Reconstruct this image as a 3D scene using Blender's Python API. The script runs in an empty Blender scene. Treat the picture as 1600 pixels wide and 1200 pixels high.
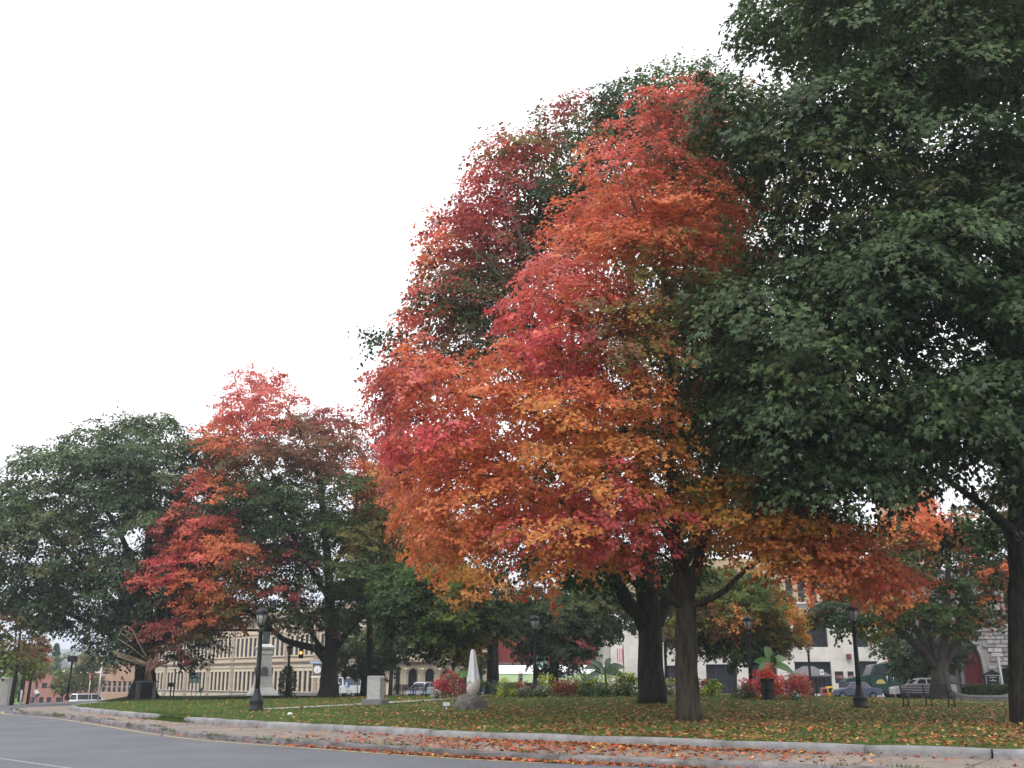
import bpy, bmesh, math, random
import numpy as np
from mathutils import Vector, Matrix

# ------------------------------------------------------------------ camera, sky, sun, exposure
sc = bpy.context.scene
COL = sc.collection
R = math.radians
F_PX, W_PX, H_PX = 1672.0, 1600.0, 1200.0
PITCH = R(15.45)
EYE = Vector((0.0, 0.0, 1.65))
cam_d = bpy.data.cameras.new('camera')
cam_d.sensor_width = 36.0
cam_d.lens = 36.0 * F_PX / W_PX
cam_d.clip_start = 0.2
cam_d.clip_end = 9000.0
cam = bpy.data.objects.new('camera', cam_d)
COL.objects.link(cam)
cam.location = EYE
cam.rotation_euler = (R(90) + PITCH, 0, 0)
sc.camera = cam

SUN_EL, SUN_AZ = R(52), R(200)          # azimuth clockwise from +Y: behind the photographer's shoulder
world = bpy.data.worlds.new('World')
sc.world = world
world.use_nodes = True
wt = world.node_tree
wt.nodes.clear()
wo = wt.nodes.new('ShaderNodeOutputWorld')
bg = wt.nodes.new('ShaderNodeBackground')
sky = wt.nodes.new('ShaderNodeTexSky')
sky.sky_type = 'NISHITA'
sky.sun_disc = False
sky.sun_elevation = SUN_EL
sky.sun_rotation = SUN_AZ
sky.dust_density = 4.0
tc = wt.nodes.new('ShaderNodeTexCoord')
sep = wt.nodes.new('ShaderNodeSeparateXYZ')
wt.links.new(tc.outputs['Generated'], sep.inputs[0])
ramp = wt.nodes.new('ShaderNodeValToRGB')           # an even overcast: a little greyer at the horizon, all the way round
ramp.color_ramp.elements[0].position = 0.0
ramp.color_ramp.elements[0].color = (5.6, 6.1, 7.2, 1)
ramp.color_ramp.elements[1].position = 0.22
ramp.color_ramp.elements[1].color = (14.8, 14.9, 15.1, 1)
wt.links.new(sep.outputs['Z'], ramp.inputs[0])
noi = wt.nodes.new('ShaderNodeTexNoise')
noi.inputs['Scale'].default_value = 2.2
noi.inputs['Detail'].default_value = 5.0
wt.links.new(tc.outputs['Generated'], noi.inputs['Vector'])
nr = wt.nodes.new('ShaderNodeMapRange')
nr.inputs['From Min'].default_value = 0.3
nr.inputs['From Max'].default_value = 0.7
nr.inputs['To Min'].default_value = 0.92
nr.inputs['To Max'].default_value = 1.06
wt.links.new(noi.outputs['Fac'], nr.inputs['Value'])
mul = wt.nodes.new('ShaderNodeVectorMath')
mul.operation = 'SCALE'
wt.links.new(ramp.outputs['Color'], mul.inputs[0])
wt.links.new(nr.outputs['Result'], mul.inputs['Scale'])
mixw = wt.nodes.new('ShaderNodeMix')
mixw.data_type = 'RGBA'
mixw.inputs['Factor'].default_value = 0.94
wt.links.new(sky.outputs['Color'], mixw.inputs['A'])
wt.links.new(mul.outputs['Vector'], mixw.inputs['B'])
wt.links.new(mixw.outputs['Result'], bg.inputs['Color'])
bg.inputs['Strength'].default_value = 0.10
wt.links.new(bg.outputs[0], wo.inputs['Surface'])

sun_d = bpy.data.lights.new('sun', 'SUN')
sun_d.energy = 1.3
sun_d.angle = R(30)
sun_d.color = (1.0, 0.97, 0.93)
sun = bpy.data.objects.new('sun', sun_d)
COL.objects.link(sun)
sd = Vector((math.sin(SUN_AZ) * math.cos(SUN_EL), math.cos(SUN_AZ) * math.cos(SUN_EL), math.sin(SUN_EL)))
sun.rotation_euler = sd.to_track_quat('Z', 'Y').to_euler()

sc.view_settings.view_transform = 'Standard'
sc.view_settings.look = 'None'
sc.view_settings.gamma = 1.0
sc.view_settings.exposure = 0.45
sc.render.filter_size = 1.7
cy = sc.cycles
cy.max_bounces = 6
cy.diffuse_bounces = 4
cy.glossy_bounces = 2
cy.transmission_bounces = 4
cy.transparent_max_bounces = 8
cy.volume_bounces = 0
cy.use_denoising = True
cy.use_adaptive_sampling = True
cy.adaptive_threshold = 0.02
cy.caustics_reflective = False
cy.caustics_refractive = False

# ------------------------------------------------------------------ geometry of the view (used to find where things stand)
CT, ST = math.cos(PITCH), math.sin(PITCH)
def ray(px, py):
    u = (px - W_PX / 2) / F_PX
    v = (H_PX / 2 - py) / F_PX
    return Vector((u, CT - v * ST, ST + v * CT))
def P(px, py, Y):
    d = ray(px, py)
    return EYE + d * (Y / d.y)
def G(px, py, z=0.0):
    d = ray(px, py)
    return EYE + d * ((z - EYE.z) / d.z)
def X_at(px, Y):
    return (px - 800.0) * CT / F_PX * Y
def Z_at(py, Y):
    return P(800, py, Y).z

def sstep(a, b, x):
    t = min(1.0, max(0.0, (x - a) / (b - a)))
    return t * t * (3 - 2 * t)
FRONT = []                                            # line of the lawn's granite edging, filled in below
def lawn_z(x, y):
    z = 0.55 * math.exp(-((x - 6) / 18) ** 2 - ((y - 62) / 22) ** 2)
    if FRONT: z *= sstep(0.3, 8.0, y - float(np.interp(x, FRONT[0], FRONT[1])))
    return 0.312 + z
def ground_z(x, y):
    z = -0.03
    z -= 1.0 * sstep(-25, -62, x) * sstep(58, 90, y) if x < -25 else 0.0
    if x < -58 and y > 60:
        z -= 0.11 * min(-58 - x, 45) * sstep(60, 110, y)
    return z

# ------------------------------------------------------------------ object helpers
def link(o, parent=None):
    COL.objects.link(o)
    if parent is not None:
        o.parent = parent
    return o
def tag(o, label=None, cat=None, group=None, kind=None):
    if label: o['label'] = label
    if cat: o['category'] = cat
    if group: o['group'] = group
    if kind: o['kind'] = kind
    return o
def empty(name, loc=(0, 0, 0), rz=0.0, label=None, cat=None, group=None):
    o = bpy.data.objects.new(name, None)
    o.empty_display_size = 0.3
    COL.objects.link(o)
    o.location = loc
    o.rotation_euler = (0, 0, rz)
    return tag(o, label, cat, group)

class MB:
    """collects boxes, tubes, lathes, prisms; build() links them as one mesh object"""
    def __init__(s):
        s.v = []; s.f = []; s.sm = []
    def add(s, vs, fs, smooth=False):
        o = len(s.v)
        s.v.extend([tuple(p) for p in vs])
        for f in fs:
            s.f.append(tuple(i + o for i in f)); s.sm.append(smooth)
        return s
    def box(s, a, b, bev=0.0):
        x0, y0, z0 = a; x1, y1, z1 = b
        if bev <= 0:
            vs = [(x0,y0,z0),(x1,y0,z0),(x1,y1,z0),(x0,y1,z0),(x0,y0,z1),(x1,y0,z1),(x1,y1,z1),(x0,y1,z1)]
            return s.add(vs, [(3,2,1,0),(4,5,6,7),(0,1,5,4),(1,2,6,5),(2,3,7,6),(3,0,4,7)])
        e = bev                                                     # chamfered top edges
        vs = [(x0,y0,z0),(x1,y0,z0),(x1,y1,z0),(x0,y1,z0),(x0,y0,z1-e),(x1,y0,z1-e),(x1,y1,z1-e),(x0,y1,z1-e),
              (x0+e,y0+e,z1),(x1-e,y0+e,z1),(x1-e,y1-e,z1),(x0+e,y1-e,z1)]
        return s.add(vs, [(3,2,1,0),(0,1,5,4),(1,2,6,5),(2,3,7,6),(3,0,4,7),(4,5,9,8),(5,6,10,9),(6,7,11,10),(7,4,8,11),(8,9,10,11)])
    def cbox(s, c, d, bev=0.0):
        return s.box((c[0]-d[0]/2, c[1]-d[1]/2, c[2]-d[2]/2), (c[0]+d[0]/2, c[1]+d[1]/2, c[2]+d[2]/2), bev)
    def lathe(s, prof, c=(0, 0, 0), n=12, smooth=True, cap=True, rot=0.0):
        vs = []; fs = []
        for (r, z) in prof:
            for k in range(n):
                a = 2 * math.pi * k / n + rot
                vs.append((c[0] + r * math.cos(a), c[1] + r * math.sin(a), c[2] + z))
        m = len(prof)
        for i in range(m - 1):
            for k in range(n):
                k2 = (k + 1) % n
                fs.append((i*n+k, i*n+k2, (i+1)*n+k2, (i+1)*n+k))
        s.add(vs, fs, smooth)
        if cap:
            o = len(s.v) - m * n
            s.f.append(tuple(o + k for k in reversed(range(n)))); s.sm.append(False)
            s.f.append(tuple(o + (m-1)*n + k for k in range(n))); s.sm.append(False)
        return s
    def tube(s, pts, rad, n=6, smooth=True, cap=True, lobes=None):
        pts = [Vector(p) for p in pts]
        if not hasattr(rad, '__len__'): rad = [rad] * len(pts)
        m = len(pts); vs = []; fs = []
        t = (pts[1] - pts[0]).normalized()
        ref = Vector((1, 0, 0)) if abs(t.x) < 0.9 else Vector((0, 1, 0))
        side = (ref - t * ref.dot(t)).normalized()
        for i in range(m):
            a = pts[max(0, i-1)]; b = pts[min(m-1, i+1)]
            t = (b - a)
            if t.length < 1e-6: t = Vector((0, 0, 1))
            t.normalize()
            side = side - t * side.dot(t)
            if side.length < 1e-4: side = t.orthogonal()
            side.normalize(); up = t.cross(side)
            for k in range(n):
                an = 2 * math.pi * k / n
                r = rad[i] * (lobes(i, an) if lobes else 1.0)
                vs.append(pts[i] + side * (r * math.cos(an)) + up * (r * math.sin(an)))
        for i in range(m - 1):
            for k in range(n):
                k2 = (k + 1) % n
                fs.append((i*n+k, i*n+k2, (i+1)*n+k2, (i+1)*n+k))
        s.add(vs, fs, smooth)
        if cap:
            o = len(s.v) - m * n
            s.f.append(tuple(o + k for k in reversed(range(n)))); s.sm.append(False)
            s.f.append(tuple(o + (m-1)*n + k for k in range(n))); s.sm.append(False)
        return s
    def prism(s, poly, axis, a, b):
        """poly: 2-D outline (counter-clockwise), extruded along axis 'x','y','z' from a to b"""
        def mk(p, t):
            return {'x': (t, p[0], p[1]), 'y': (p[0], t, p[1]), 'z': (p[0], p[1], t)}[axis]
        n = len(poly)
        vs = [mk(p, a) for p in poly] + [mk(p, b) for p in poly]
        fs = [tuple(range(n)), tuple(reversed(range(n, 2*n)))]
        for k in range(n):
            k2 = (k + 1) % n
            fs.append((k2, k, n + k, n + k2))
        return s.add(vs, fs)
    def build(s, name, m, parent=None, fix=False, **kw):
        me = bpy.data.meshes.new(name)
        me.from_pydata(s.v, [], s.f)
        me.polygons.foreach_set('use_smooth', s.sm)
        if fix:
            bm = bmesh.new(); bm.from_mesh(me)
            bmesh.ops.recalc_face_normals(bm, faces=bm.faces)
            bm.to_mesh(me); bm.free()
        me.materials.append(m)
        o = bpy.data.objects.new(name, me)
        link(o, parent)
        return tag(o, **kw)

def copy_tree(o, parent=None):
    c = o.copy(); COL.objects.link(c); c.parent = parent
    for ch in o.children: copy_tree(ch, c)
    return c

# ------------------------------------------------------------------ materials
MATS = {}
def mat(name, col, rough=0.7, spec=0.3, metal=0.0, var=0.0, scale=4.0, bump=0.0, bscale=30.0, col2=None, emit=None, coat=0.0, detail=6.0, stretch=None, piece=0.0):
    """principled material; col varies towards col2 (or darker/lighter) with object-space noise, plus fine relief"""
    if name in MATS: return MATS[name]
    m = bpy.data.materials.new(name); m.use_nodes = True
    nt = m.node_tree; b = nt.nodes['Principled BSDF']
    b.inputs['Roughness'].default_value = rough
    b.inputs['Specular IOR Level'].default_value = spec
    b.inputs['Metallic'].default_value = metal
    b.inputs['Coat Weight'].default_value = coat
    c = (*col, 1)
    b.inputs['Base Color'].default_value = c
    if var > 0 or col2 or bump > 0:
        g = nt.nodes.new('ShaderNodeNewGeometry')
        src = g.outputs['Position']
        if stretch:
            mp = nt.nodes.new('ShaderNodeMapping'); mp.inputs['Scale'].default_value = stretch
            nt.links.new(src, mp.inputs['Vector']); src = mp.outputs['Vector']
    if var > 0 or col2:
        n = nt.nodes.new('ShaderNodeTexNoise'); n.inputs['Scale'].default_value = scale; n.inputs['Detail'].default_value = detail
        nt.links.new(src, n.inputs['Vector'])
        r = nt.nodes.new('ShaderNodeValToRGB')
        e = r.color_ramp.elements
        e[0].position = 0.3; e[1].position = 0.7
        if col2: e[0].color = (*col2, 1); e[1].color = c
        else:
            e[0].color = tuple(x * (1 - var) for x in col) + (1,); e[1].color = tuple(min(1, x * (1 + var)) for x in col) + (1,)
        nt.links.new(n.outputs['Fac'], r.inputs[0])
        csrc = r.outputs[0]
        if piece > 0:                                               # each piece a little lighter or darker than the next
            oi = nt.nodes.new('ShaderNodeObjectInfo'); pr = nt.nodes.new('ShaderNodeMapRange')
            pr.inputs['To Min'].default_value = 1 - piece; pr.inputs['To Max'].default_value = 1 + piece
            nt.links.new(oi.outputs['Random'], pr.inputs['Value'])
            vm = nt.nodes.new('ShaderNodeVectorMath'); vm.operation = 'SCALE'
            nt.links.new(csrc, vm.inputs[0]); nt.links.new(pr.outputs[0], vm.inputs['Scale']); csrc = vm.outputs[0]
        nt.links.new(csrc, b.inputs['Base Color'])
    if bump > 0:
        n2 = nt.nodes.new('ShaderNodeTexNoise'); n2.inputs['Scale'].default_value = bscale; n2.inputs['Detail'].default_value = 5
        nt.links.new(src, n2.inputs['Vector'])
        bp = nt.nodes.new('ShaderNodeBump'); bp.inputs['Strength'].default_value = bump; bp.inputs['Distance'].default_value = 0.05
        nt.links.new(n2.outputs['Fac'], bp.inputs['Height'])
        nt.links.new(bp.outputs[0], b.inputs['Normal'])
    if emit:
        b.inputs['Emission Color'].default_value = (*emit[0], 1); b.inputs['Emission Strength'].default_value = emit[1]
    MATS[name] = m
    return m

def leaf_mat(name, gloss=0.35, rough=0.45, trans=0.35):
    m = bpy.data.materials.new(name); m.use_nodes = True
    nt = m.node_tree; b = nt.nodes['Principled BSDF']; out = nt.nodes['Material Output']
    a = nt.nodes.new('ShaderNodeAttribute'); a.attribute_name = 'Col'
    b.inputs['Roughness'].default_value = rough
    b.inputs['Specular IOR Level'].default_value = gloss
    nt.links.new(a.outputs['Color'], b.inputs['Base Color'])
    t = nt.nodes.new('ShaderNodeBsdfTranslucent')
    nt.links.new(a.outputs['Color'], t.inputs['Color'])
    mx = nt.nodes.new('ShaderNodeMixShader'); mx.inputs[0].default_value = trans
    nt.links.new(b.outputs[0], mx.inputs[1]); nt.links.new(t.outputs[0], mx.inputs[2])
    nt.links.new(mx.outputs[0], out.inputs['Surface'])
    MATS[name] = m
    return m
M_MAPLE = leaf_mat('maple_leaf', 0.25, 0.55, 0.48)
M_OAK = leaf_mat('oak_leaf', 0.28, 0.5, 0.28)
M_LITTER = leaf_mat('fallen_leaf', 0.2, 0.6, 0.15)
M_GRASS = leaf_mat('grass_blade', 0.25, 0.5, 0.3)
def bark(name, col, col2):
    return mat(name, col, 0.9, 0.15, col2=col2, scale=5.0, bump=1.0, bscale=9.0, stretch=(2.2, 2.2, 0.35))
M_BARK = bark('bark_brown', (0.085, 0.074, 0.058), (0.022, 0.020, 0.015))
M_BARK_D = bark('bark_dark', (0.050, 0.044, 0.036), (0.013, 0.012, 0.010))
M_BARK_P = bark('bark_pale', (0.15, 0.135, 0.115), (0.055, 0.05, 0.042))
M_TWIG = mat('twig_grey', (0.14, 0.125, 0.11), 0.9, 0.1)

# ------------------------------------------------------------------ leaves
LEAF = {   # outline (along, across, lift), fan faces
 'maple': (np.array([(0,0,0),(0.22,0.55,0.05),(0.48,0.20,-0.03),(1,0,0.06),(0.48,-0.20,-0.03),(0.22,-0.55,0.05)], float),
           np.array([(0,1,2),(0,2,3),(0,3,4),(0,4,5)])),
 'oak': (np.array([(0,0,0),(0.55,0.46,0.05),(0.55,0.13,-0.02),(1.25,0,0.0),(0.55,-0.13,-0.02),(0.55,-0.46,0.05)], float),
         np.array([(0,1,2),(0,2,3),(0,3,4),(0,4,5)])),
 'oakk': (np.array([(0,0,0),(0.5,0.34,0.06),(1.1,0,-0.03),(0.5,-0.34,0.06)], float), np.array([(0,1,2),(0,2,3)])),
 'kite': (np.array([(0,0,0),(0.45,0.46,0.08),(1,0,-0.04),(0.45,-0.46,0.08)], float), np.array([(0,1,2),(0,2,3)])),
 'blade': (np.array([(0,0.12,0),(0,-0.12,0),(1,0,0)], float), np.array([(0,1,2)])),
}
def unit(a):
    return a / np.maximum(np.linalg.norm(a, axis=1, keepdims=True), 1e-9)
def leaf_mesh(name, shape, pos, nrm, tip, size, col, m, parent=None, **kw):
    T, FC = LEAF[shape]
    n = len(pos)
    nrm = unit(nrm)
    tip = unit(tip - nrm * np.sum(tip * nrm, axis=1, keepdims=True))
    sid = np.cross(nrm, tip)
    k = len(T)
    v = (pos[:, None, :] + size[:, None, None] * (T[None, :, 0:1] * tip[:, None, :] + T[None, :, 1:2] * sid[:, None, :] + T[None, :, 2:3] * nrm[:, None, :])).reshape(-1, 3)
    f = (FC[None] + (np.arange(n) * k)[:, None, None]).reshape(-1, 3)
    me = bpy.data.meshes.new(name)
    me.vertices.add(len(v)); me.vertices.foreach_set('co', v.astype(np.float32).ravel())
    me.loops.add(f.size); me.loops.foreach_set('vertex_index', f.astype(np.int32).ravel())
    me.polygons.add(len(f))
    me.polygons.foreach_set('loop_start', np.arange(0, f.size, 3, dtype=np.int32))
    me.polygons.foreach_set('loop_total', np.full(len(f), 3, np.int32))
    at = me.attributes.new('Col', 'FLOAT_COLOR', 'POINT')
    c4 = np.ones((n, k, 4), np.float32); c4[:, :, :3] = col[:, None, :]
    at.data.foreach_set('color', c4.ravel())
    me.update()
    me.materials.append(m)
    o = bpy.data.objects.new(name, me)
    link(o, parent)
    return tag(o, **kw)

C = {'red': (0.65,0.150,0.110), 'pink': (0.65,0.190,0.160), 'crim': (0.61,0.110,0.115), 'ored': (0.65,0.195,0.085), 'orange': (0.65,0.265,0.078),
     'yelo': (0.54,0.265,0.055), 'yel': (0.46,0.33,0.06), 'olive': (0.175,0.145,0.04), 'green': (0.074,0.118,0.033), 'dgreen': (0.040,0.069,0.026),
     'oak': (0.050,0.082,0.032), 'oakl': (0.078,0.116,0.042), 'brown': (0.22,0.11,0.06), 'dred': (0.36,0.085,0.080), 'ygreen': (0.14,0.18,0.035), 'bgreen': (0.075,0.16,0.035),
     'ogreen': (0.105,0.115,0.04), 'lime': (0.46,0.53,0.06), 'rust': (0.36,0.14,0.07), 'mag': (0.42,0.035,0.07), 'scar': (0.60,0.06,0.035), 'white': (0.72,0.72,0.66), 'blue': (0.13,0.13,0.19), 'grey': (0.20,0.24,0.20), 'cream': (0.62,0.60,0.40), 'wine': (0.20,0.02,0.04)}
# ------------------------------------------------------------------ tree builder
def poly_dist(px, pz, poly):
    """signed inside distance of points to a closed outline"""
    n = len(poly); d = np.full(len(px), 1e9); ins = np.zeros(len(px), bool)
    for i in range(n):
        x0, z0 = poly[i]; x1, z1 = poly[(i + 1) % n]
        ex, ez = x1 - x0, z1 - z0
        t = np.clip(((px - x0) * ex + (pz - z0) * ez) / (ex * ex + ez * ez + 1e-12), 0, 1)
        d = np.minimum(d, np.hypot(px - x0 - t * ex, pz - z0 - t * ez))
        c = ((z0 > pz) != (z1 > pz)) & (px < (x1 - x0) * (pz - z0) / (z1 - z0 + 1e-12) + x0)
        ins ^= c
    return np.where(ins, d, -d)

def make_tree(name, label, cat, base_px, Y, poly, limbs, cols, seed, ncl=120, clr=1.25, depth=5.0, leaf='maple', lsize=0.16, sprays=11, per=26,
              bark_m=None, leaf_m=None, group=None, gaps=(), flare=0.4, base_z=None, flat=0.6, droop=0.35, bare=(), noise_col=0.35, jit=0.13, spc=0.82, thin=None, extra=(), gpad=0.22, back=None, hang=0.35, light=1.0, twig=0.012):
    rg = np.random.default_rng(seed); rnd = random.Random(seed)
    bx = X_at(base_px, Y)
    bz = lawn_z(bx, Y) - 0.05 if base_z is None else base_z
    root = empty(name, (bx, Y, bz), 0, label, cat, group)
    off = np.array([bx, Y, bz])
    # crown outline in the tree's own upright plane
    pl = [(p.x, p.z) for p in (P(a, b, Y) for a, b in poly)]
    gp = [(P(a, b, Y).x, P(a, b, Y).z, r / 1780.0 * Y) for a, b, r in gaps]
    xs = [p[0] for p in pl]; zs = [p[1] for p in pl]
    N = 26000
    qx = rg.uniform(min(xs), max(xs), N); qz = rg.uniform(min(zs), max(zs), N)
    d = poly_dist(qx, qz, pl)
    k = d > 0.22 * clr
    qx, qz, d = qx[k], qz[k], d[k]
    Dm = d.max()
    th = depth * np.sqrt(np.clip(1 - (1 - np.minimum(d / Dm, 1)) ** 2, 0, 1))
    s = np.where(rg.random(len(qx)) < 0.72, np.sign(rg.random(len(qx)) - 0.58) * (1 - np.abs(rg.normal(0, 0.22, len(qx)))), rg.uniform(-1, 1, len(qx)))
    oy = th * np.clip(s, -1, 1)
    sc_ = (Y + oy) / Y
    cx = qx * sc_; cz = EYE.z + (qz - EYE.z) * sc_; cyy = Y + oy
    keep = cz > bz + 1.6
    if thin:
        tp = [(p.x, p.z) for p in (P(a, b, Y) for a, b in thin[0])]
        keep &= (poly_dist(qx, qz, tp) < 0) | (rg.random(len(qx)) < thin[1])
    cand = np.stack([cx, cyy, cz], 1)[keep]; cd = d[keep]; cq = np.stack([qx, qz], 1)[keep]
    acc = []; spacing = clr * spc
    A = np.empty((0, 3)); idx = []
    for i in range(len(cand)):
        g_ok = True
        for gx, gz, gr in gp:
            if (cq[i, 0] - gx) ** 2 + (cq[i, 1] - gz) ** 2 < (gr + gpad * clr) ** 2: g_ok = False; break
        if not g_ok: continue
        if len(idx):
            dv = A[:len(idx)] - cand[i]
            if np.min(dv[:, 0] ** 2 + dv[:, 1] ** 2 + (1.5 * dv[:, 2]) ** 2) < spacing ** 2: continue
        A = np.vstack([A, cand[i:i + 1]]); idx.append(i)
        if len(idx) >= ncl: break
    ecd = cd[idx]; ecq = cq[idx]
    if extra:
        A = np.vstack([A, [tuple(P(a, b, Y + dy)) for a, b, dy in extra]])
        ecq = np.vstack([ecq, [(P(a, b, Y).x, P(a, b, Y).z) for a, b, dy in extra]]); ecd = np.concatenate([ecd, np.full(len(extra), clr)])
    ctr = A; nc = len(ctr); print('CLUMPS', name, nc, ncl)
    rad = clr * rg.uniform(0.7, 1.3, nc)
    rad = np.minimum(rad, ecd + 0.35 * clr)
    # clump colours: the nearest colour notes in the crown, with some scatter
    cpt = np.array([[P(a, b, Y).x, P(a, b, Y).z] for a, b, _ in cols]); cc = np.array([C[c] for _, _, c in cols])
    q = ecq
    dd = np.hypot(q[:, None, 0] - cpt[None, :, 0], q[:, None, 1] - cpt[None, :, 1]) + rg.exponential(noise_col * clr * 1.3, (nc, len(cols)))
    near = np.argsort(dd, axis=1)[:, :2]
    ccol = cc[near[:, 0]]; ccol2 = cc[near[:, 1]]
    # sprays
    ns = np.maximum(3, (sprays * (rad / clr) ** 2 * rg.uniform(0.8, 1.2, nc)).astype(int))
    ci = np.repeat(np.arange(nc), ns); S = len(ci)
    axis = np.array([np.mean(xs), Y, np.mean(zs) - 0.15 * (max(zs) - min(zs))])
    outw = unit(ctr - axis) * np.array([1, 1, 0.6])
    u = unit(rg.normal(size=(S, 3)))
    u[:, 2] = np.where(rg.random(S) < 0.82, np.abs(u[:, 2]), u[:, 2])
    u = unit(u + 0.45 * outw[ci])
    u[:, 2] = np.maximum(u[:, 2], -0.45)
    rr = rad[ci][:, None] * rg.uniform(0.5, 0.88, (S, 1))
    o = ctr[ci] + u * rr * np.array([1, 1, flat])
    dv = unit(u * np.array([1, 1, 0.45]) + np.array([0, 0, -hang]) + rg.normal(0, 0.22, (S, 3)))
    L = rad[ci] * rg.uniform(0.5, 0.85, S)
    side = unit(np.cross(dv, np.array([0, 0, 1.0])))
    mixc = (rg.random((S, 1)) < 0.27)
    scol = np.where(mixc, ccol2[ci], ccol[ci]) * np.exp(rg.normal(0, 0.16, (S, 1)))
    # leaves
    nl = np.maximum(6, (per * rg.uniform(0.7, 1.3, S) * np.clip(rad[ci] / clr, 0.6, 1.3)).astype(int))
    li = np.repeat(np.arange(S), nl); n = len(li)
    t = rg.uniform(0, 1, n) ** 0.8
    w = rg.normal(0, 1, n) * (0.30 * L[li]) * (1.05 - 0.6 * t)
    pos = o[li] + dv[li] * (t * L[li])[:, None] + side[li] * w[:, None]
    pos[:, 2] -= droop * L[li] * t ** 2 + rg.uniform(0, 0.10, n) * rad[ci][li]
    pos += rg.normal(0, 0.35 * lsize, (n, 3))
    upv = np.array([0, 0, 1.0])
    nrm = unit(upv * 0.38 + u[li] * np.array([1, 1, .8]) * 0.9 + rg.normal(0, 0.33, (n, 3)))
    tipd = dv[li] + side[li] * np.sign(w)[:, None] * 0.6 + np.array([0, 0, -0.5]) + rg.normal(0, 0.35, (n, 3))
    alt = rg.random((n, 1)) < 0.09
    lcol = np.where(alt, np.where(rg.random((n, 1)) < .5, ccol2[ci][li], ccol[ci][li]), scol[li])
    col = lcol * np.exp(rg.normal(0, jit, (n, 1))) * np.exp(rg.normal(0, 0.10, (n, 3))) * light
    size = lsize * rg.uniform(0.65, 1.3, n)
    col = np.clip(col, 0.008, 0.75)
    for shp, mk in ([(leaf, np.ones(n, bool))] if back is None else [(leaf, pos[:, 1] < Y - 0.5), (back, pos[:, 1] >= Y - 0.5)]):
        cr = leaf_mesh('crown', shp, pos[mk] - off, nrm[mk], tipd[mk], size[mk], col[mk], leaf_m or M_MAPLE, root)
        cr['kind'] = 'stuff'
    # trunk and limbs
    nodes = []; nrad = []
    def lpts(l):
        return [P(a, b, Y + dy) for a, b, dy, r in l], [r for *_, r in l]
    tb = MB(); bb = MB()
    for j, l in enumerate(limbs):
        pts, rs = lpts(l)
        if j == 0:
            pts[0] = Vector((bx, Y, bz - 0.1))
        # smooth resample
        fp = []; fr = []
        for i in range(len(pts) - 1):
            p0 = pts[max(0, i-1)]; p1 = pts[i]; p2 = pts[i+1]; p3 = pts[min(len(pts)-1, i+2)]
            st = max(2, int((p2 - p1).length / 0.45))
            for q_ in range(st):
                tt = q_ / st
                fp.append(0.5 * ((2*p1) + (p2-p0)*tt + (2*p0-5*p1+4*p2-p3)*tt**2 + (3*p1-p0-3*p2+p3)*tt**3)); fr.append(rs[i] + (rs[i+1]-rs[i])*tt)
        fp.append(pts[-1]); fr.append(rs[-1])
        wob = rs[0] * 0.18
        for i in range(1, len(fp)-1):
            fp[i] = fp[i] + Vector((rnd.gauss(0, wob), rnd.gauss(0, wob), 0)) * (0.5 if j else 0.25)
        if j == 0:
            ph = rnd.uniform(0, 6)
            for i, p_ in enumerate(fp):
                hgt = p_.z - bz
                fr[i] *= 1 + flare * math.exp(-max(0, hgt) / (1.6 * rs[0] + 0.1))
            rid = [rnd.uniform(-.055, .035) for _ in range(34)]
            lob = lambda i, a: 1 + rid[(int(round(a * 34 / 6.2832)) + i // 7) % 34] + 0.07 * math.sin(4*a + ph + i*0.1) + 0.05 * math.sin(7*a - ph + i*0.2) + rnd.uniform(-0.02, 0.02)
            tb.tube([p_ - Vector(off) for p_ in fp], fr, 34, lobes=lob)
        else:
            (tb if rs[0] > 0.10 else bb).tube([p_ - Vector(off) for p_ in fp], fr, 9, lobes=lambda i, a: 1 + rnd.uniform(-0.06, 0.06))
        for p_, r_ in zip(fp, fr):
            if p_.z > bz + 1.8: nodes.append(tuple(p_)); nrad.append(r_)
    top = np.array(nodes); tr = np.array(nrad)
    order = np.argsort([np.min(np.linalg.norm(top - c, axis=1)) for c in ctr])
    for i in order:
        c = ctr[i]
        dz = top[:, 2] - c[2]
        cost = np.linalg.norm(top - c, axis=1) + 0.9 * np.maximum(0, dz + 0.4)
        b_ = int(np.argmin(cost)); p0 = Vector(top[b_]); p3 = Vector(c); ln = (p3 - p0).length
        if ln < 0.15: continue
        rs0 = min(tr[b_] * 0.7, 0.018 + 0.013 * ln); rs1 = twig
        c1 = p0 + Vector((0, 0, 0.28 * ln)) + (p3 - p0) * 0.2; c2 = p3 - Vector(((p3-p0).x, (p3-p0).y, 0.25 * (p3-p0).z)) * 0.3
        m_ = max(3, min(9, int(ln / 0.6)))
        pp = []; pr = []
        for q_ in range(m_ + 1):
            tt = q_ / m_
            v_ = p0*(1-tt)**3 + c1*(3*tt*(1-tt)**2) + c2*(3*tt*tt*(1-tt)) + p3*tt**3
            if 0 < q_ < m_: v_ = v_ + Vector((rnd.gauss(0, .05), rnd.gauss(0, .05), rnd.gauss(0, .05))) * min(1.5, ln * 0.4)
            pp.append(v_); pr.append(rs0 + (rs1 - rs0) * tt)
        bb.tube([v_ - Vector(off) for v_ in pp], pr, 5, cap=False)
        top = np.vstack([top, np.array([tuple(v_) for v_ in pp[1:]])]); tr = np.concatenate([tr, pr[1:]])
    # twigs inside the sprays
    sel = rg.random(S) < (0.35 if leaf != 'kite' else 0.12)
    for k_ in np.nonzero(sel)[0]:
        a_ = Vector(ctr[ci[k_]] - off); b_ = Vector(o[k_] - off); e_ = Vector(o[k_] + dv[k_] * L[k_] * 0.9 - np.array([0, 0, droop * L[k_] * 0.7]) - off)
        bb.tube([a_, b_, e_], [twig * 0.9, twig * 0.65, twig * 0.3], 3, cap=False)
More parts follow.
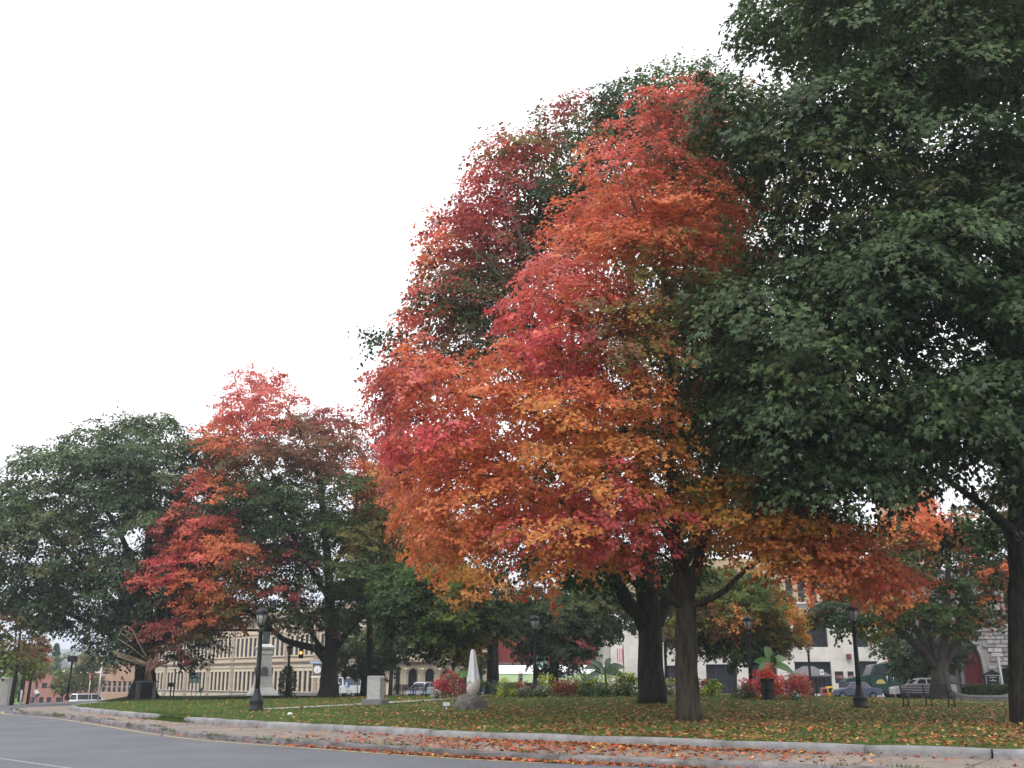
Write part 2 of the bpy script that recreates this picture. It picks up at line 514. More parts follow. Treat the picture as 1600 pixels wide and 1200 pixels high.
    if bare:                                                       # leafless grey branches showing through the crown
        gb = MB()
        for l in bare:
            pts = [P(a, b_, Y + dy) - Vector(off) for a, b_, dy in l]
            rs_ = [.05 - .04 * i / (len(pts) - 1) for i in range(len(pts))]
            gb.tube(pts, rs_, 5)
            for _ in range(11):
                i = rnd.randrange(0, len(pts) - 1); q0 = pts[i].lerp(pts[i+1], rnd.random()); dr = (pts[-1] - pts[0]).normalized()
                v1 = (dr + Vector((rnd.gauss(0, .5), rnd.gauss(0, .3), rnd.gauss(.1, .45)))).normalized(); l_ = rnd.uniform(.5, 1.5)
                q1 = q0 + v1 * l_ * .5; q2 = q1 + (v1 + Vector((rnd.gauss(0, .3), rnd.gauss(0, .2), rnd.gauss(.15, .3)))).normalized() * l_ * .5
                gb.tube([q0, q1, q2], [.020, .014, .005], 4, cap=False)
        gb.build('bare_branches', M_TWIG, root, kind='stuff')
    tb.build('trunk', bark_m or M_BARK, root)
    bb.build('branches', bark_m or M_BARK, root, kind='stuff')
    return root

def simple_tree(name, label, px, Y, base_z, H, Wd, cols, seed, leaf_size=0.45, n=1800, group=None, conif=False, z0=0.18):
    """a far tree: trunk, a few limbs, and a crown of leaf clumps"""
    rg = np.random.default_rng(seed); rnd = random.Random(seed)
    x = X_at(px, Y)
    root = empty(name, (x, Y, base_z), 0, label, 'tree', group)
    k = 26 if not conif else 34
    u = unit(rg.normal(size=(k, 3)))
    if conif:
        h = rg.uniform(0.08, 1, k); rr = (1.02 - h) * Wd / 2; a = rg.uniform(0, 6.28, k)
        ctr = np.stack([rr * np.cos(a) * .8, rr * np.sin(a) * .8, h * H], 1); cr = 0.10 * H * (1.15 - h)
    else:
        ctr = u * rg.uniform(0.45, 0.86, (k, 1)) * np.array([Wd/2, Wd/2, H*(1-z0)/2]) + np.array([0, 0, H*(1+z0)/2])
        cr = rg.uniform(0.12, 0.22, k) * Wd
    i = rg.integers(0, k, n)
    v = unit(rg.normal(size=(n, 3))); v[:, 2] = np.where(rg.random(n) < .7, np.abs(v[:, 2]), v[:, 2])
    pos = ctr[i] + v * (cr[i] * rg.uniform(.6, 1.1, n))[:, None] * np.array([1, 1, .75])
    cs = np.array([C[c] for c in cols]); cc = cs[rg.integers(0, len(cs), k)] * np.exp(rg.normal(0, .15, (k, 1)))
    col = cc[i] * np.exp(rg.normal(0, .2, (n, 1)))
    cro = leaf_mesh('crown', 'kite', pos, unit(v + np.array([0, 0, .7]) + rg.normal(0, .4, (n, 3))), rg.normal(size=(n, 3)) + np.array([0, 0, -.5]), leaf_size * rg.uniform(.6, 1.3, n), np.clip(col, .01, .6), M_MAPLE, root)
    cro['kind'] = 'stuff'
    b = MB(); r = 0.022 * H
    b.tube([(0,0,-.3), (0.01*H,0,.3*H), (0,0.01*H,.85*H)], [r, r*.8, r*.2], 7)
    if not conif:
        for c in ctr[:9]: b.tube([(0,0,.3*H), tuple(c*.6 + np.array([0,0,.12*H])), tuple(c)], [r*.5, r*.3, r*.1], 4, cap=False)
    b.build('trunk', M_BARK_D, root)
    return root
# ------------------------------------------------------------------ the ground, the road, kerbs, pavement and lawn
def grid(name, x0, x1, nx, y0, y1, ny, zf, m, **kw):
    xs = np.linspace(x0, x1, nx); ys = np.linspace(y0, y1, ny)
    b = MB()
    vs = [(x, y, zf(x, y)) for y in ys for x in xs]
    fs = [(j*nx+i, j*nx+i+1, (j+1)*nx+i+1, (j+1)*nx+i) for j in range(ny-1) for i in range(nx-1)]
    b.add(vs, fs, True)
    return b.build(name, m, **kw)
M_ASPH = mat('asphalt', (0.126, 0.130, 0.148), 0.85, 0.3, col2=(0.096, 0.100, 0.114), scale=0.45, bump=0.35, bscale=60.0, detail=12.0)
M_EARTH = mat('town_ground', (0.10, 0.10, 0.10), 0.9, 0.2, col2=(0.07, 0.075, 0.07), scale=0.4)
M_GROUNDGRASS = mat('lawn_soil', (0.068, 0.105, 0.024), 0.95, 0.1, col2=(0.045, 0.066, 0.02), scale=0.9, bump=0.6, bscale=40.0, detail=10.0)
M_CONC = mat('pavement_concrete', (0.255, 0.215, 0.188), 0.9, 0.2, col2=(0.175, 0.148, 0.132), scale=2.2, bump=0.35, bscale=35.0, detail=9.0, piece=.10)
M_GRAN = mat('granite', (0.27, 0.265, 0.27), 0.85, 0.25, col2=(0.165, 0.16, 0.165), scale=2.8, bump=0.5, bscale=26.0, detail=12.0, piece=.13)
M_GRAN2 = mat('granite_rough', (0.215, 0.20, 0.20), 0.9, 0.2, col2=(0.10, 0.092, 0.095), scale=2.6, bump=0.8, bscale=14.0, detail=12.0, piece=.2)
M_PAINT_Y = mat('road_paint_yellow', (0.55, 0.40, 0.12), 0.7, 0.3, col2=(0.30, 0.24, 0.13), scale=6.0)
M_PAINT_W = mat('road_paint_white', (0.36, 0.36, 0.37), 0.7, 0.3, col2=(0.15, 0.15, 0.16), scale=6.0)
M_JOINT = mat('pavement_joint', (0.10, 0.10, 0.07), 0.95, 0.1, col2=(0.05, 0.07, 0.025), scale=8.0)

gx = np.concatenate([np.linspace(-3000, -140, 16), np.linspace(-125, 80, 60), np.linspace(95, 3000, 16)])
gy = np.concatenate([np.linspace(-60, 50, 6), np.linspace(55, 130, 26), np.linspace(140, 400, 20), np.linspace(480, 4200, 16)])
b = MB()
b.add([(x, y, ground_z(x, y) - 0.02) for y in gy for x in gx], [(j*len(gx)+i, j*len(gx)+i+1, (j+1)*len(gx)+i+1, (j+1)*len(gx)+i) for j in range(len(gy)-1) for i in range(len(gx)-1)], True)
b.build('ground', M_EARTH, kind='structure')

def catmull(pts, step=0.3):
    out = []
    for i in range(len(pts) - 1):
        p0 = pts[max(0, i-1)]; p1 = pts[i]; p2 = pts[i+1]; p3 = pts[min(len(pts)-1, i+2)]
        st = max(2, int((p2 - p1).length / step))
        for q in range(st):
            t = q / st
            out.append(0.5 * ((2*p1) + (p2-p0)*t + (2*p0-5*p1+4*p2-p3)*t*t + (3*p1-p0-3*p2+p3)*t**3))
    out.append(pts[-1]); return out
def flat2(v): return Vector((v.x, v.y, 0))
# the road's kerb line (front foot of the kerb stones) and the front foot of the higher granite edge of the lawn
K1 = [flat2(G(a, c, 0)) for a, c in ((1900,1238),(1500,1217),(1200,1206),(1000,1197),(850,1190),(700,1182),(500,1168),(300,1152),(160,1131),(90,1121))]
K1 += [Vector((-24.6, 55.5, 0)), Vector((-27.0, 60.5, 0)), Vector((-27.6, 64.0, 0)), Vector((-27.0, 69.0, 0)), Vector((-26.0, 80, 0)), Vector((-27.0, 98, 0))]
K2 = [flat2(G(a, c, 0.14)) for a, c in ((2300,1210),(1900,1198),(1600,1187),(1300,1177),(1000,1166),(850,1160),(700,1153.5),(500,1142),(300,1130),(200,1120),(110,1109.5))]
K2 += [Vector((-25.3, 66.5, 0)), Vector((-25.0, 73.0, 0)), Vector((-24.6, 84, 0)), Vector((-25.5, 98, 0))]
K1c = catmull(K1); K2c = catmull(K2)
FRONT += list(zip(*sorted((p.x, p.y) for p in K2c if p.y < 66)))
def normals(c):
    out = []
    for i in range(len(c)):
        t = (c[min(len(c)-1, i+1)] - c[max(0, i-1)]).normalized()
        out.append(Vector((t.y, -t.x, 0)))            # towards the lawn
    return out
def toward_lawn(c):
    n = normals(c)
    m = c[len(c)//3]; 
    if (m + n[len(c)//3]).y < m.y: n = [-v for v in n]
    return n
N1 = toward_lawn(K1c); N2 = toward_lawn(K2c)
def strip(curve, nor, a, b_, z0, z1=None):
    z1 = z0 if z1 is None else z1
    m = MB(); vs = []
    for p, n in zip(curve, nor):
        q = p + n * a; r = p + n * b_
        vs += [(q.x, q.y, z0), (r.x, r.y, z1)]
    m.add(vs, [(2*i, 2*i+1, 2*i+3, 2*i+2) for i in range(len(curve)-1)], False)
    return m
# road: one sheet around the green
road = MB()
vs = []
for p, n in zip(K1c, N1):
    q = p + n * 0.12; r = p - n * 26.0
    for t in (0, .03, .12, .3, .6, 1):
        w_ = q.lerp(r, t); vs.append((w_.x, w_.y, 0.004 + (ground_z(w_.x, w_.y) + 0.03)))
road.add(vs, [(6*i+k, 6*i+k+1, 6*i+k+7, 6*i+k+6) for i in range(len(K1c)-1) for k in range(5)], True)
rd = road.build('road', M_ASPH, fix=True, kind='structure')
grid('road_far', -27, 90, 30, 86, 112, 4, lambda x, y: 0.03, M_ASPH, kind='structure')
# painted lines
i0 = next(i for i, p in enumerate(K1c) if p.x < 1.0)
i1 = next(i for i, p in enumerate(K1c) if p.x < -26.9)
yl = strip(K1c[i0:i1], N1[i0:i1], -0.48, -0.36, 0.0085)
yl.build('yellow_line', M_PAINT_Y, fix=True, kind='structure')
a_, b_ = G(-60, 1177, 0), G(105, 1200.5, 0)
tt = (b_ - a_).normalized(); nn = Vector((-tt.y, tt.x, 0)) * 0.05
MB().add([a_ - tt*6 + nn + Vector((0,0,.0085)), a_ - tt*6 - nn + Vector((0,0,.0085)), b_ + tt*3 - nn + Vector((0,0,.0085)), b_ + tt*3 + nn + Vector((0,0,.0085))], [(0,1,2,3)]).build('white_line', M_PAINT_W, kind='structure')

def stone(L, w, h, rs, rough, m, parent, p, ang, name):
    """one dressed block: a rounded, slightly uneven bar"""
    b = MB(); nx = 5; prof = [(0, -0.12), (0 + rough*.3, h*0.55), (w*0.06 + rough*.4, h*0.86), (w*0.2, h), (w*0.85, h*1.0), (w, h*0.85), (w, -0.12)]
    vs = []
    for i in range(nx):
        e = 1.0 if 0 < i < nx-1 else 0.93
        x = (i / (nx-1) - 0.5) * L
        for k, (y, z) in enumerate(prof):
            zz = z * (e if z > 0 else 1)
            vs.append((x + rs.uniform(-.01, .01), y + rs.gauss(0, rough*.35) + (0.02 if e < 1 and k in (0,1,2) else 0), zz + (rs.gauss(0, rough*.25) if z > 0 else 0)))
    np_ = len(prof)
    fs = [(i*np_+k, i*np_+k+1, (i+1)*np_+k+1, (i+1)*np_+k) for i in range(nx-1) for k in range(np_-1)]
    fs += [tuple(reversed(range(np_))), tuple((nx-1)*np_+k for k in range(np_))]
    b.add(vs, fs, True)
    o = b.build(name, m, parent, fix=True)
    o.location = p; o.rotation_euler = (0, 0, ang)
    return o
def kerb(curve, nor, lens, w, h, z, rough, m, parent, name, seed, skip=None, inset=0.0):
    rs = random.Random(seed); i = 0; n = len(curve)
    while i < n - 3:
        L = rs.uniform(*lens); j = i; acc = 0
        while j < n - 1 and acc < L:
            acc += (curve[j+1] - curve[j]).length; j += 1
        a = curve[i] + nor[i]*inset; c = curve[j] + nor[j]*inset; mid = (a + c) / 2
        d = c - a; ang = math.atan2(d.y, d.x)
        if Vector((-math.sin(ang), math.cos(ang), 0)).dot(nor[(i+j)//2]) < 0: ang += math.pi
        if not (skip and skip(mid)):
            stone(d.length - 0.045, w, h * rs.uniform(.95, 1.05), rs, rough, m, parent, (mid.x, mid.y, z), ang + rs.gauss(0, .006), name)
        i = j
kr = empty('roadside_kerb', (0, 24, 0)); tag(kr, 'low rough granite kerb stones along the edge of the asphalt road', 'kerb', kind='structure')
kw_ = empty('granite_lawn_edging', (0, 27, 0)); tag(kw_, 'raised pale granite edging between pavement and lawn', 'kerb', kind='structure')
bpy.context.view_layer.update()
def reparent(children, par):
    for o in children:
        o.parent = par; o.matrix_parent_inverse = par.matrix_world.inverted()
class _Tmp: pass
before = set(bpy.data.objects)
kerb(K1c, N1, (1.2, 2.9), 0.26, 0.15, 0.0, 0.03, M_GRAN2, None, 'kerb_stone', 3, skip=lambda p: p.y > 90)
new1 = [o for o in bpy.data.objects if o not in before]
reparent(new1, kr)
before = set(bpy.data.objects)
gapa, gapb = X_at(232, 44), X_at(292, 41)
kerb(K2c, N2, (1.9, 3.3), 0.34, 0.215, 0.12, 0.012, M_GRAN, None, 'granite_block', 5, skip=lambda p: (gapa < p.x < gapb and p.y < 60) or p.y > 76)
reparent([o for o in bpy.data.objects if o not in before], kw_)

# pavement between the two: a bed with a slab every metre and a half
def near_on(curve, p):
    return min(range(len(curve)), key=lambda i: (curve[i] - p).length_squared)
pv = MB(); vs = []; sidx = []
for i in range(0, len(K1c) - 1):
    p = K1c[i] + N1[i] * 0.2
    j = near_on(K2c, p); q = K2c[j] + N2[j] * 0.15
    sidx.append((p, q))
for p, q in sidx: vs += [(p.x, p.y, 0.115), (q.x, q.y, 0.115)]
pv.add(vs, [(2*i, 2*i+1, 2*i+3, 2*i+2) for i in range(len(sidx)-1)])
pav = pv.build('pavement', M_JOINT, fix=True, kind='structure')
rs = random.Random(8); i = 0
while i < len(sidx) - 7:
    j = min(len(sidx)-1, i + 6)
    p0, q0 = sidx[i]; p1, q1 = sidx[j]
    if p0.y > 84: break
    def ins(a, b, t): return a + (b - a) * t
    rows = ((0.04, 0.985),) 
    for t0, t1 in rows:
        e = 0.012
        c = [ins(ins(p0, q0, t0), ins(p1, q1, t0), e), ins(ins(p0, q0, t1), ins(p1, q1, t1), e), ins(ins(p0, q0, t1), ins(p1, q1, t1), 1-e), ins(ins(p0, q0, t0), ins(p1, q1, t0), 1-e)]
        dz = [rs.uniform(-.006, .008) for _ in range(4)]
        b = MB()
        b.add([(v.x, v.y, 0.08) for v in c] + [(v.x, v.y, 0.135 + z) for v, z in zip(c, dz)], [(0,1,2,3),(7,6,5,4),(0,4,5,1),(1,5,6,2),(2,6,7,3),(3,7,4,0)])
        b.build('paving_slab', M_CONC, pav, fix=True)
    i = j

# the lawn
lx, ly = [], []
M = 130
vs = []; fs = []
edge = [(p + n * 0.16) for p, n in zip(K2c, N2)]
edge = edge[::3]
rows = 36
for p in edge:
    # from the edging towards the far side of the green
    if p.y < 60: tx_ = p.x * 1.55 + 3.0; tgt = Vector((tx_, 97.0 - 9 * sstep(2, 14, tx_), 0))
    else: tgt = Vector((-10, 97.0, 0))
    for k in range(rows):
        t = (k / (rows - 1)) ** 1.4
        q = p.lerp(tgt, t)
        vs.append((q.x, q.y, lawn_z(q.x, q.y) - (0.012 if k == 0 else 0)))
fs = [(i*rows+k, i*rows+k+1, (i+1)*rows+k+1, (i+1)*rows+k) for i in range(len(edge)-1) for k in range(rows-1)]
b = MB(); b.add(vs, fs, True)
lawn = b.build('lawn', M_GROUNDGRASS, fix=True, kind='structure')
# a skirt of grass where the edging is broken
bpy.context.view_layer.update()
# footpaths across the lawn: (points px, Y), width
M_PATH = mat('path_concrete', (0.40, 0.38, 0.36), 0.9, 0.2, col2=(0.30, 0.28, 0.27), scale=2.0)
def path(name, pts, w, lab):
    c = catmull([Vector((x, y, 0)) for x, y in pts], 0.8)
    n = normals(c); vs = []
    for p, k in zip(c, n):
        for s in (-.5, .5):
            q = p + k * w * s; vs.append((q.x, q.y, lawn_z(q.x, q.y) + 0.02))
    m = MB(); m.add(vs, [(2*i, 2*i+1, 2*i+3, 2*i+2) for i in range(len(c)-1)])
    o = m.build(name, M_PATH, fix=True, kind='structure'); return o
path('lawn_path', [(-10.5, 46.5), (-8.0, 49.5), (-5.5, 53), (-3.2, 57), (-2.0, 64), (-2.0, 75)], 1.5, '')
path('side_street', [(17.5, 86), (20, 78.5), (25, 75), (33, 74), (46, 74)], 4.4, '').data.materials[0] = M_ASPH
path('church_path', [(19.5, 60.0), (23, 59.0), (28, 57.5), (36, 55)], 1.9, '')
# ------------------------------------------------------------------ buildings around the square
M_SAND = mat('sandstone', (0.62, 0.54, 0.41), 0.9, 0.2, col2=(0.52, 0.44, 0.33), scale=0.7, bump=0.3, bscale=6.0)
M_SAND2 = mat('sandstone_trim', (0.42, 0.34, 0.27), 0.9, 0.2, col2=(0.30, 0.23, 0.19), scale=1.4)
M_GLASS = mat('window_glass', (0.022, 0.024, 0.032), 0.25, 0.22)
M_BLIND = mat('window_blind', (0.60, 0.60, 0.62), 0.8, 0.3)
M_FRAME = mat('window_frame_paint', (0.30, 0.22, 0.19), 0.6, 0.4)
M_FRAME_D = mat('window_frame_dark', (0.03, 0.03, 0.032), 0.5, 0.5)
M_STONEW = mat('white_stone_panel', (0.66, 0.63, 0.58), 0.8, 0.3, col2=(0.54, 0.51, 0.47), scale=0.9, piece=.05)
M_STONEB = mat('white_stone_joint', (0.36, 0.34, 0.31), 0.9, 0.2)
M_TAN = mat('tan_brick', (0.46, 0.35, 0.23), 0.9, 0.2, col2=(0.38, 0.28, 0.18), scale=2.0)
M_MAROON = mat('maroon_brick', (0.26, 0.055, 0.055), 0.85, 0.2, col2=(0.21, 0.045, 0.048), scale=1.5)
M_BRICKP = mat('salmon_brick', (0.36, 0.17, 0.14), 0.9, 0.2, col2=(0.30, 0.14, 0.12), scale=1.2)
M_BRICKT = mat('pink_tan_brick', (0.44, 0.29, 0.21), 0.9, 0.2, col2=(0.37, 0.24, 0.175), scale=1.2)
M_ROOFW = mat('white_roofing', (0.80, 0.80, 0.80), 0.6, 0.3)
M_LIME = mat('lime_panel', (0.52, 0.66, 0.36), 0.6, 0.3, var=.06, scale=.6)
M_DARKM = mat('dark_metal', (0.025, 0.026, 0.03), 0.5, 0.5)
M_BLACK = mat('black_paint', (0.018, 0.020, 0.024), 0.55, 0.3, var=.2, scale=6)
M_WHITEP = mat('white_paint', (0.78, 0.78, 0.78), 0.5, 0.4)
M_CHST = [mat('church_stone_%s' % n, c, 0.92, 0.15, col2=c2, scale=3.0, bump=.8, bscale=7.0, piece=.16) for n, c, c2 in
          (('grey', (.33,.315,.315), (.26,.25,.255)), ('pale', (.38,.36,.35), (.30,.285,.28)), ('dark', (.27,.26,.265), (.21,.205,.21)))]
M_MORTAR = mat('church_mortar', (0.26, 0.25, 0.245), 0.95, 0.1)
M_REDDOOR = mat('red_door_paint', (0.16, 0.018, 0.024), 0.6, 0.35, var=.2, scale=5)

def wall_holes(x0, x1, z0, z1, holes, dep=0.22, y=0.0):
    """front wall sheet in the xz plane with real openings and their reveals"""
    b = MB()
    xs = sorted({x0, x1, *[h[0] for h in holes], *[h[1] for h in holes]}); zs = sorted({z0, z1, *[h[2] for h in holes], *[h[3] for h in holes]})
    xs = [v for v in xs if x0 <= v <= x1]; zs = [v for v in zs if z0 <= v <= z1]
    for i in range(len(xs)-1):
        j = 0
        while j < len(zs)-1:
            cx, cz = (xs[i]+xs[i+1])/2, (zs[j]+zs[j+1])/2
            if any(h[0] < cx < h[1] and h[2] < cz < h[3] for h in holes): j += 1; continue
            b.add([(xs[i],y,zs[j]),(xs[i+1],y,zs[j]),(xs[i+1],y,zs[j+1]),(xs[i],y,zs[j+1])], [(0,1,2,3)]); j += 1
    for a, c, d, e in [h[:4] for h in holes]:
        b.add([(a,y,d),(c,y,d),(c,y,e),(a,y,e),(a,y+dep,d),(c,y+dep,d),(c,y+dep,e),(a,y+dep,e)], [(0,4,5,1),(1,5,6,2),(2,6,7,3),(3,7,4,0)])
    return b
WCACHE = {}
def window(parent, x, z, w, h, y=0.2, nx=1, nz=2, fm=None, blind=0.0, bar=.05):
    """a window: frame with glazing bars, and its pane as a sub-part"""
    key = (round(w,2), round(h,2), nx, nz, (fm or M_FRAME).name)
    if key not in WCACHE:
        b = MB(); t = bar
        b.box((-w/2,-.03,0),(-w/2+t,.05,h)); b.box((w/2-t,-.03,0),(w/2,.05,h)); b.box((-w/2+t,-.03,0),(w/2-t,.05,t)); b.box((-w/2+t,-.03,h-t),(w/2-t,.05,h))
        for i in range(1, nx): b.box((-w/2+w*i/nx-t/2,-.028,t),(-w/2+w*i/nx+t/2,.045,h-t))
        for j in range(1, nz): b.box((-w/2+t,-.026,h*j/nz-t/2),(w/2-t,.04,h*j/nz+t/2))
        o = b.build('window', fm or M_FRAME, parent)
        p = MB(); p.box((-w/2+t*.5,0,t*.5),(w/2-t*.5,.02,h-t*.5)); po = p.build('pane', M_GLASS, o)
        WCACHE[key] = (o.data, po.data)
    else:
        o = bpy.data.objects.new('window', WCACHE[key][0]); link(o, parent)
        po = bpy.data.objects.new('pane', WCACHE[key][1]); link(po, o)
    o.location = (x, y, z)
    if blind > 0:
        bl = MB(); bl.box((-w/2+bar,.03,h*(1-blind)),(w*.1,.036,h-bar)); bl.build('blind', M_BLIND, o); po.data = po.data
        bl_o = o.children[-1]; bl_o.location = (0, -.055, 0)
    return o
def arch_pts(w, spring, rise, n=10, pointed=False):
    """outline of an arch top from right spring to left spring"""
    out = []
    for k in range(n + 1):
        a = math.pi * k / n
        if pointed:
            t = k / n; x = w/2 * (1 - 2*t); u_ = abs(1 - 2*t)
            out.append((x, spring + rise * math.sqrt(max(0, 1 - u_ ** 1.75))))
        else: out.append((w/2*math.cos(a), spring + rise*math.sin(a)))
    return out
def spandrel(b, xc, w, spring, rise, top, y0, y1, pointed=False, n=12):
    """fills the corners of a rectangular hole so that its top becomes an arch"""
    ar = arch_pts(w, spring, rise, n, pointed)
    for k in range(n):
        (xa, za), (xb, zb) = ar[k], ar[k+1]
        b.add([(xc+xa,y0,za),(xc+xb,y0,zb),(xc+xb,y0,top),(xc+xa,y0,top),(xc+xa,y1,za),(xc+xb,y1,zb)], [(0,3,2,1),(0,1,5,4)])

# ---- sandstone bank with tall narrow windows, left
A = Vector((-62.0, 187.8, 0)); B = Vector((-15.2, 132.0, 0)); Cc = Vector((-2.6, 138.5, 0))
ang = math.atan2(B.y - A.y, B.x - A.x); L = (B - A).length
sb = empty('sandstone_building', (A.x, A.y, 0), ang, 'long pale sandstone building with rows of tall narrow windows', 'building')
holes = []; wins = []
nb = 9; bay = L / nb
for i in range(nb):
    for k in range(5):
        x = i * bay + 1.45 + k * 1.33
        for (z, h) in ((0.12, 2.65), (4.85, 2.6)):
            holes.append((x - .41, x + .41, z, z + h)); wins.append((x, z, .82, h))
b = wall_holes(0, L, -2.2, 11.0, holes, .22); b.box((0, .24, -2.2), (L, 9, 11.0)); b.build('wall', M_SAND, sb)
rs = random.Random(4)
for x, z, w, h in wins: window(sb, x, z, w, h, .12, 1, 2, M_FRAME_D, blind=rs.choice([0, 0, .45, .6]) if z > 3 else 0)
def cornice(par, L0, L1, z, h, d, m, name='cornice'):
    b = MB(); b.prism([(-d, z+h), (-d, z+h*.55), (-d*.5, z+h*.45), (-d*.35, z), (.1, z), (.1, z+h)], 'x', L0, L1)
    return b.build(name, m, par, fix=True)
cornice(sb, -.3, L, 3.72, .42, .32, M_SAND2); cornice(sb, -.3, L, 3.22, .16, .14, M_SAND, 'moulding'); cornice(sb, -.2, L, 4.55, .2, .2, M_SAND2, 'moulding')
cornice(sb, -.5, L, 9.4, .9, .8, M_SAND2); cornice(sb, -.2, L, -.15, .2, .16, M_GRAN, 'plinth_course'); cornice(sb, -.2, L, 7.75, .22, .18, M_SAND, 'moulding')
for i in range(nb + 1):                                            # rusticated pilasters, block on block
    x = i * bay + (0.35 if i == 0 else -.35 if i == nb else .1)
    b = MB(); z = -2.2; k = 0
    while z < 9.3:
        w = .5 if k % 2 else .44
        b.box((x - w, -.16 if k % 2 else -.12, z), (x + w, .1, z + .40)); z += .44; k += 1
    b.build('pilaster', M_SAND2, sb)
for i in range(nb):                                                # moulded surrounds over each window
    for k in range(5):
        x = i * bay + 1.45 + k * 1.33
        b = MB(); b.box((x-.5,-.07,2.80),(x+.5,.02,2.95)); b.box((x-.5,-.04,.0),(x-.43,.02,2.78)); b.box((x+.43,-.04,.0),(x+.5,.02,2.78)); b.build('window_surround', M_SAND, sb)
# entrance front facing the green
ang2 = math.atan2(Cc.y - B.y, Cc.x - B.x); L2 = (Cc - B).length
se = empty('sandstone_building', (B.x, B.y, 0), ang2, 'sandstone bank front with round arched windows and columns, right of the tree trunks', 'building')
hs = []; arcs = [1.5 + 2.2 * k for k in range(6)]
for x in arcs: hs.append((x - .62, x + .62, -.2 if x != arcs[3] else -1.0, 3.0))
for x in arcs: hs.append((x - .4, x + .4, 4.9, 7.4))
b = wall_holes(0, L2, -2, 11, hs, .45)
for x in arcs: spandrel(b, x, 1.24, 2.35, .62, 3.0, 0, .45)
b.box((0, .47, -2), (L2, 8, 11)); b.build('wall', M_SAND, se)
for i, x in enumerate(arcs):
    if i == 3:
        d = MB(); d.box((x-.6,.36,-1),(x+.6,.42,2.9)); d.build('door', mat('brown_door', (.13,.06,.045), .6, .3), se)
    else: window(se, x, -.2, 1.24, 3.2, .36, 2, 2, M_FRAME_D)
    window(se, x, 4.9, .8, 2.5, .3, 1, 2, M_FRAME)
    r_ = MB(); o_pts = arch_pts(1.54, 2.35, .77, 12); i_pts = arch_pts(1.24, 2.35, .62, 12)
    for k in range(12):
        (xa, za), (xb, zb), (xc, zc), (xd, zd) = i_pts[k], i_pts[k+1], o_pts[k+1], o_pts[k]
        r_.add([(x+xa,-.06,za),(x+xb,-.06,zb),(x+xc,-.06,zc),(x+xd,-.06,zd),(x+xc,0,zc),(x+xd,0,zd)], [(0,3,2,1),(3,5,4,2)])
    r_.build('arch_band', M_SAND2, se)
for x in [0.4] + [a + 1.1 for a in arcs]:
    c = MB(); c.lathe([(.24,-1.0),(.24,-.7),(.17,-.65),(.15,2.7),(.24,2.8),(.24,3.0)], (x,-.25,0), 10); c.build('column', M_SAND, se)
cornice(se, 0, L2, 3.45, .5, .55, M_SAND2); cornice(se, 0, L2, 9.4, .9, .8, M_SAND2); cornice(se, 0, L2, -1.2, .3, .3, M_GRAN, 'plinth_course')

# ---- maroon block and the lime fronted shop row, centre
mb = empty('maroon_building', (X_at(772, 142), 142, 0), 0, 'plain maroon building wall behind the dark maples', 'building')
w_ = X_at(985, 142) - X_at(772, 142)
b = MB(); b.box((0, 0, -.5), (w_, 14, 10.5)); b.build('wall', M_MAROON, mb)
b = MB(); b.box((.6, -2.5, -.4), (4.6, -.02, 3.6)); b.box((4.6, -2.5, -.4), (8, -.02, 3.2)); b.build('annex', mat('maroon_dark', (.12,.04,.045), .8, .2), mb)
b = MB(); b.box((.5, -2.62, 3.6), (4.68, -.02, 3.72)); b.box((4.72, -2.62, 3.2), (8.1, -.02, 3.32)); b.build('coping', M_GRAN, mb)
cornice(mb, -.1, w_+.1, 10.3, .4, .3, M_MAROON, 'coping')
lf = empty('shop_row', (X_at(776, 122), 122, 0), 0, 'low shop row with white roof and lime green fascia', 'building')
w_ = X_at(1008, 122) - X_at(776, 122)
b = MB(); b.prism([(-.5, 2.3), (3.2, 3.25), (6, 3.0), (6, 2.3)], 'x', -.2, w_); b.build('roof', M_ROOFW, lf, fix=True)
b = MB(); b.box((0, -.42, 1.35), (w_, .1, 2.28)); b.build('fascia', M_LIME, lf)
b = MB(); b.box((0, 1.2, -.1), (w_, 5.8, 2.28)); b.build('wall', mat('shop_wall', (.25,.23,.22), .8, .3), lf)
for k in range(7):
    x = .3 + (w_ - .6) * k / 6
    b = MB(); b.box((x-.12, -.3, -.1), (x+.12, -.06, 1.36)); b.build('post', M_WHITEP, lf)
    if k < 6: window(lf, x + (w_-.6)/12, .25, (w_-.6)/6 - .5, 1.0, 1.15, 2, 1, M_FRAME_D)

# ---- white stone panel office, right
YW = 118.0; x0 = X_at(955, YW); x1 = X_at(1420, YW)
wb = empty('white_office_building', (x0, YW, 0), 0, 'white stone panelled office building with large dark windows', 'building')
def rc(a, c, t, bt): return (X_at(a, YW) - x0, X_at(c, YW) - x0, Z_at(bt, YW), Z_at(t, YW))
WH = [rc(1040,1058,1040,1066), rc(1104,1152,1038,1084), rc(1243,1300,1034,1084), rc(1245,1298,967,1011), rc(1104,1152,967,1011), rc(1340,1372,1033,1086), rc(1343,1362,990,1011), rc(1385,1410,1033,1080), rc(1385,1410,967,1011), rc(1040,1058,985,1011), rc(1175,1215,1036,1084), rc(1175,1215,967,1011)]
zt = Z_at(948, YW); Wd = x1 - x0
b = wall_holes(0, Wd, -.4, zt, WH, .5, .03); b.box((0, .55, -.4), (Wd, 20, zt)); b.build('wall', M_STONEB, wb)
xs = sorted({0.0, Wd, *[round(1.9*k, 3) for k in range(1, int(Wd/1.9))], *[h[0] for h in WH], *[h[1] for h in WH]}); zs = sorted({-.4, zt, *[.9 + 1.45*k for k in range(6)]})
xs2 = [xs[0]]
for v in xs[1:]:
    if v - xs2[-1] > .25 or any(abs(v - h[i]) < 1e-6 for h in WH for i in (0, 1)): xs2.append(v)
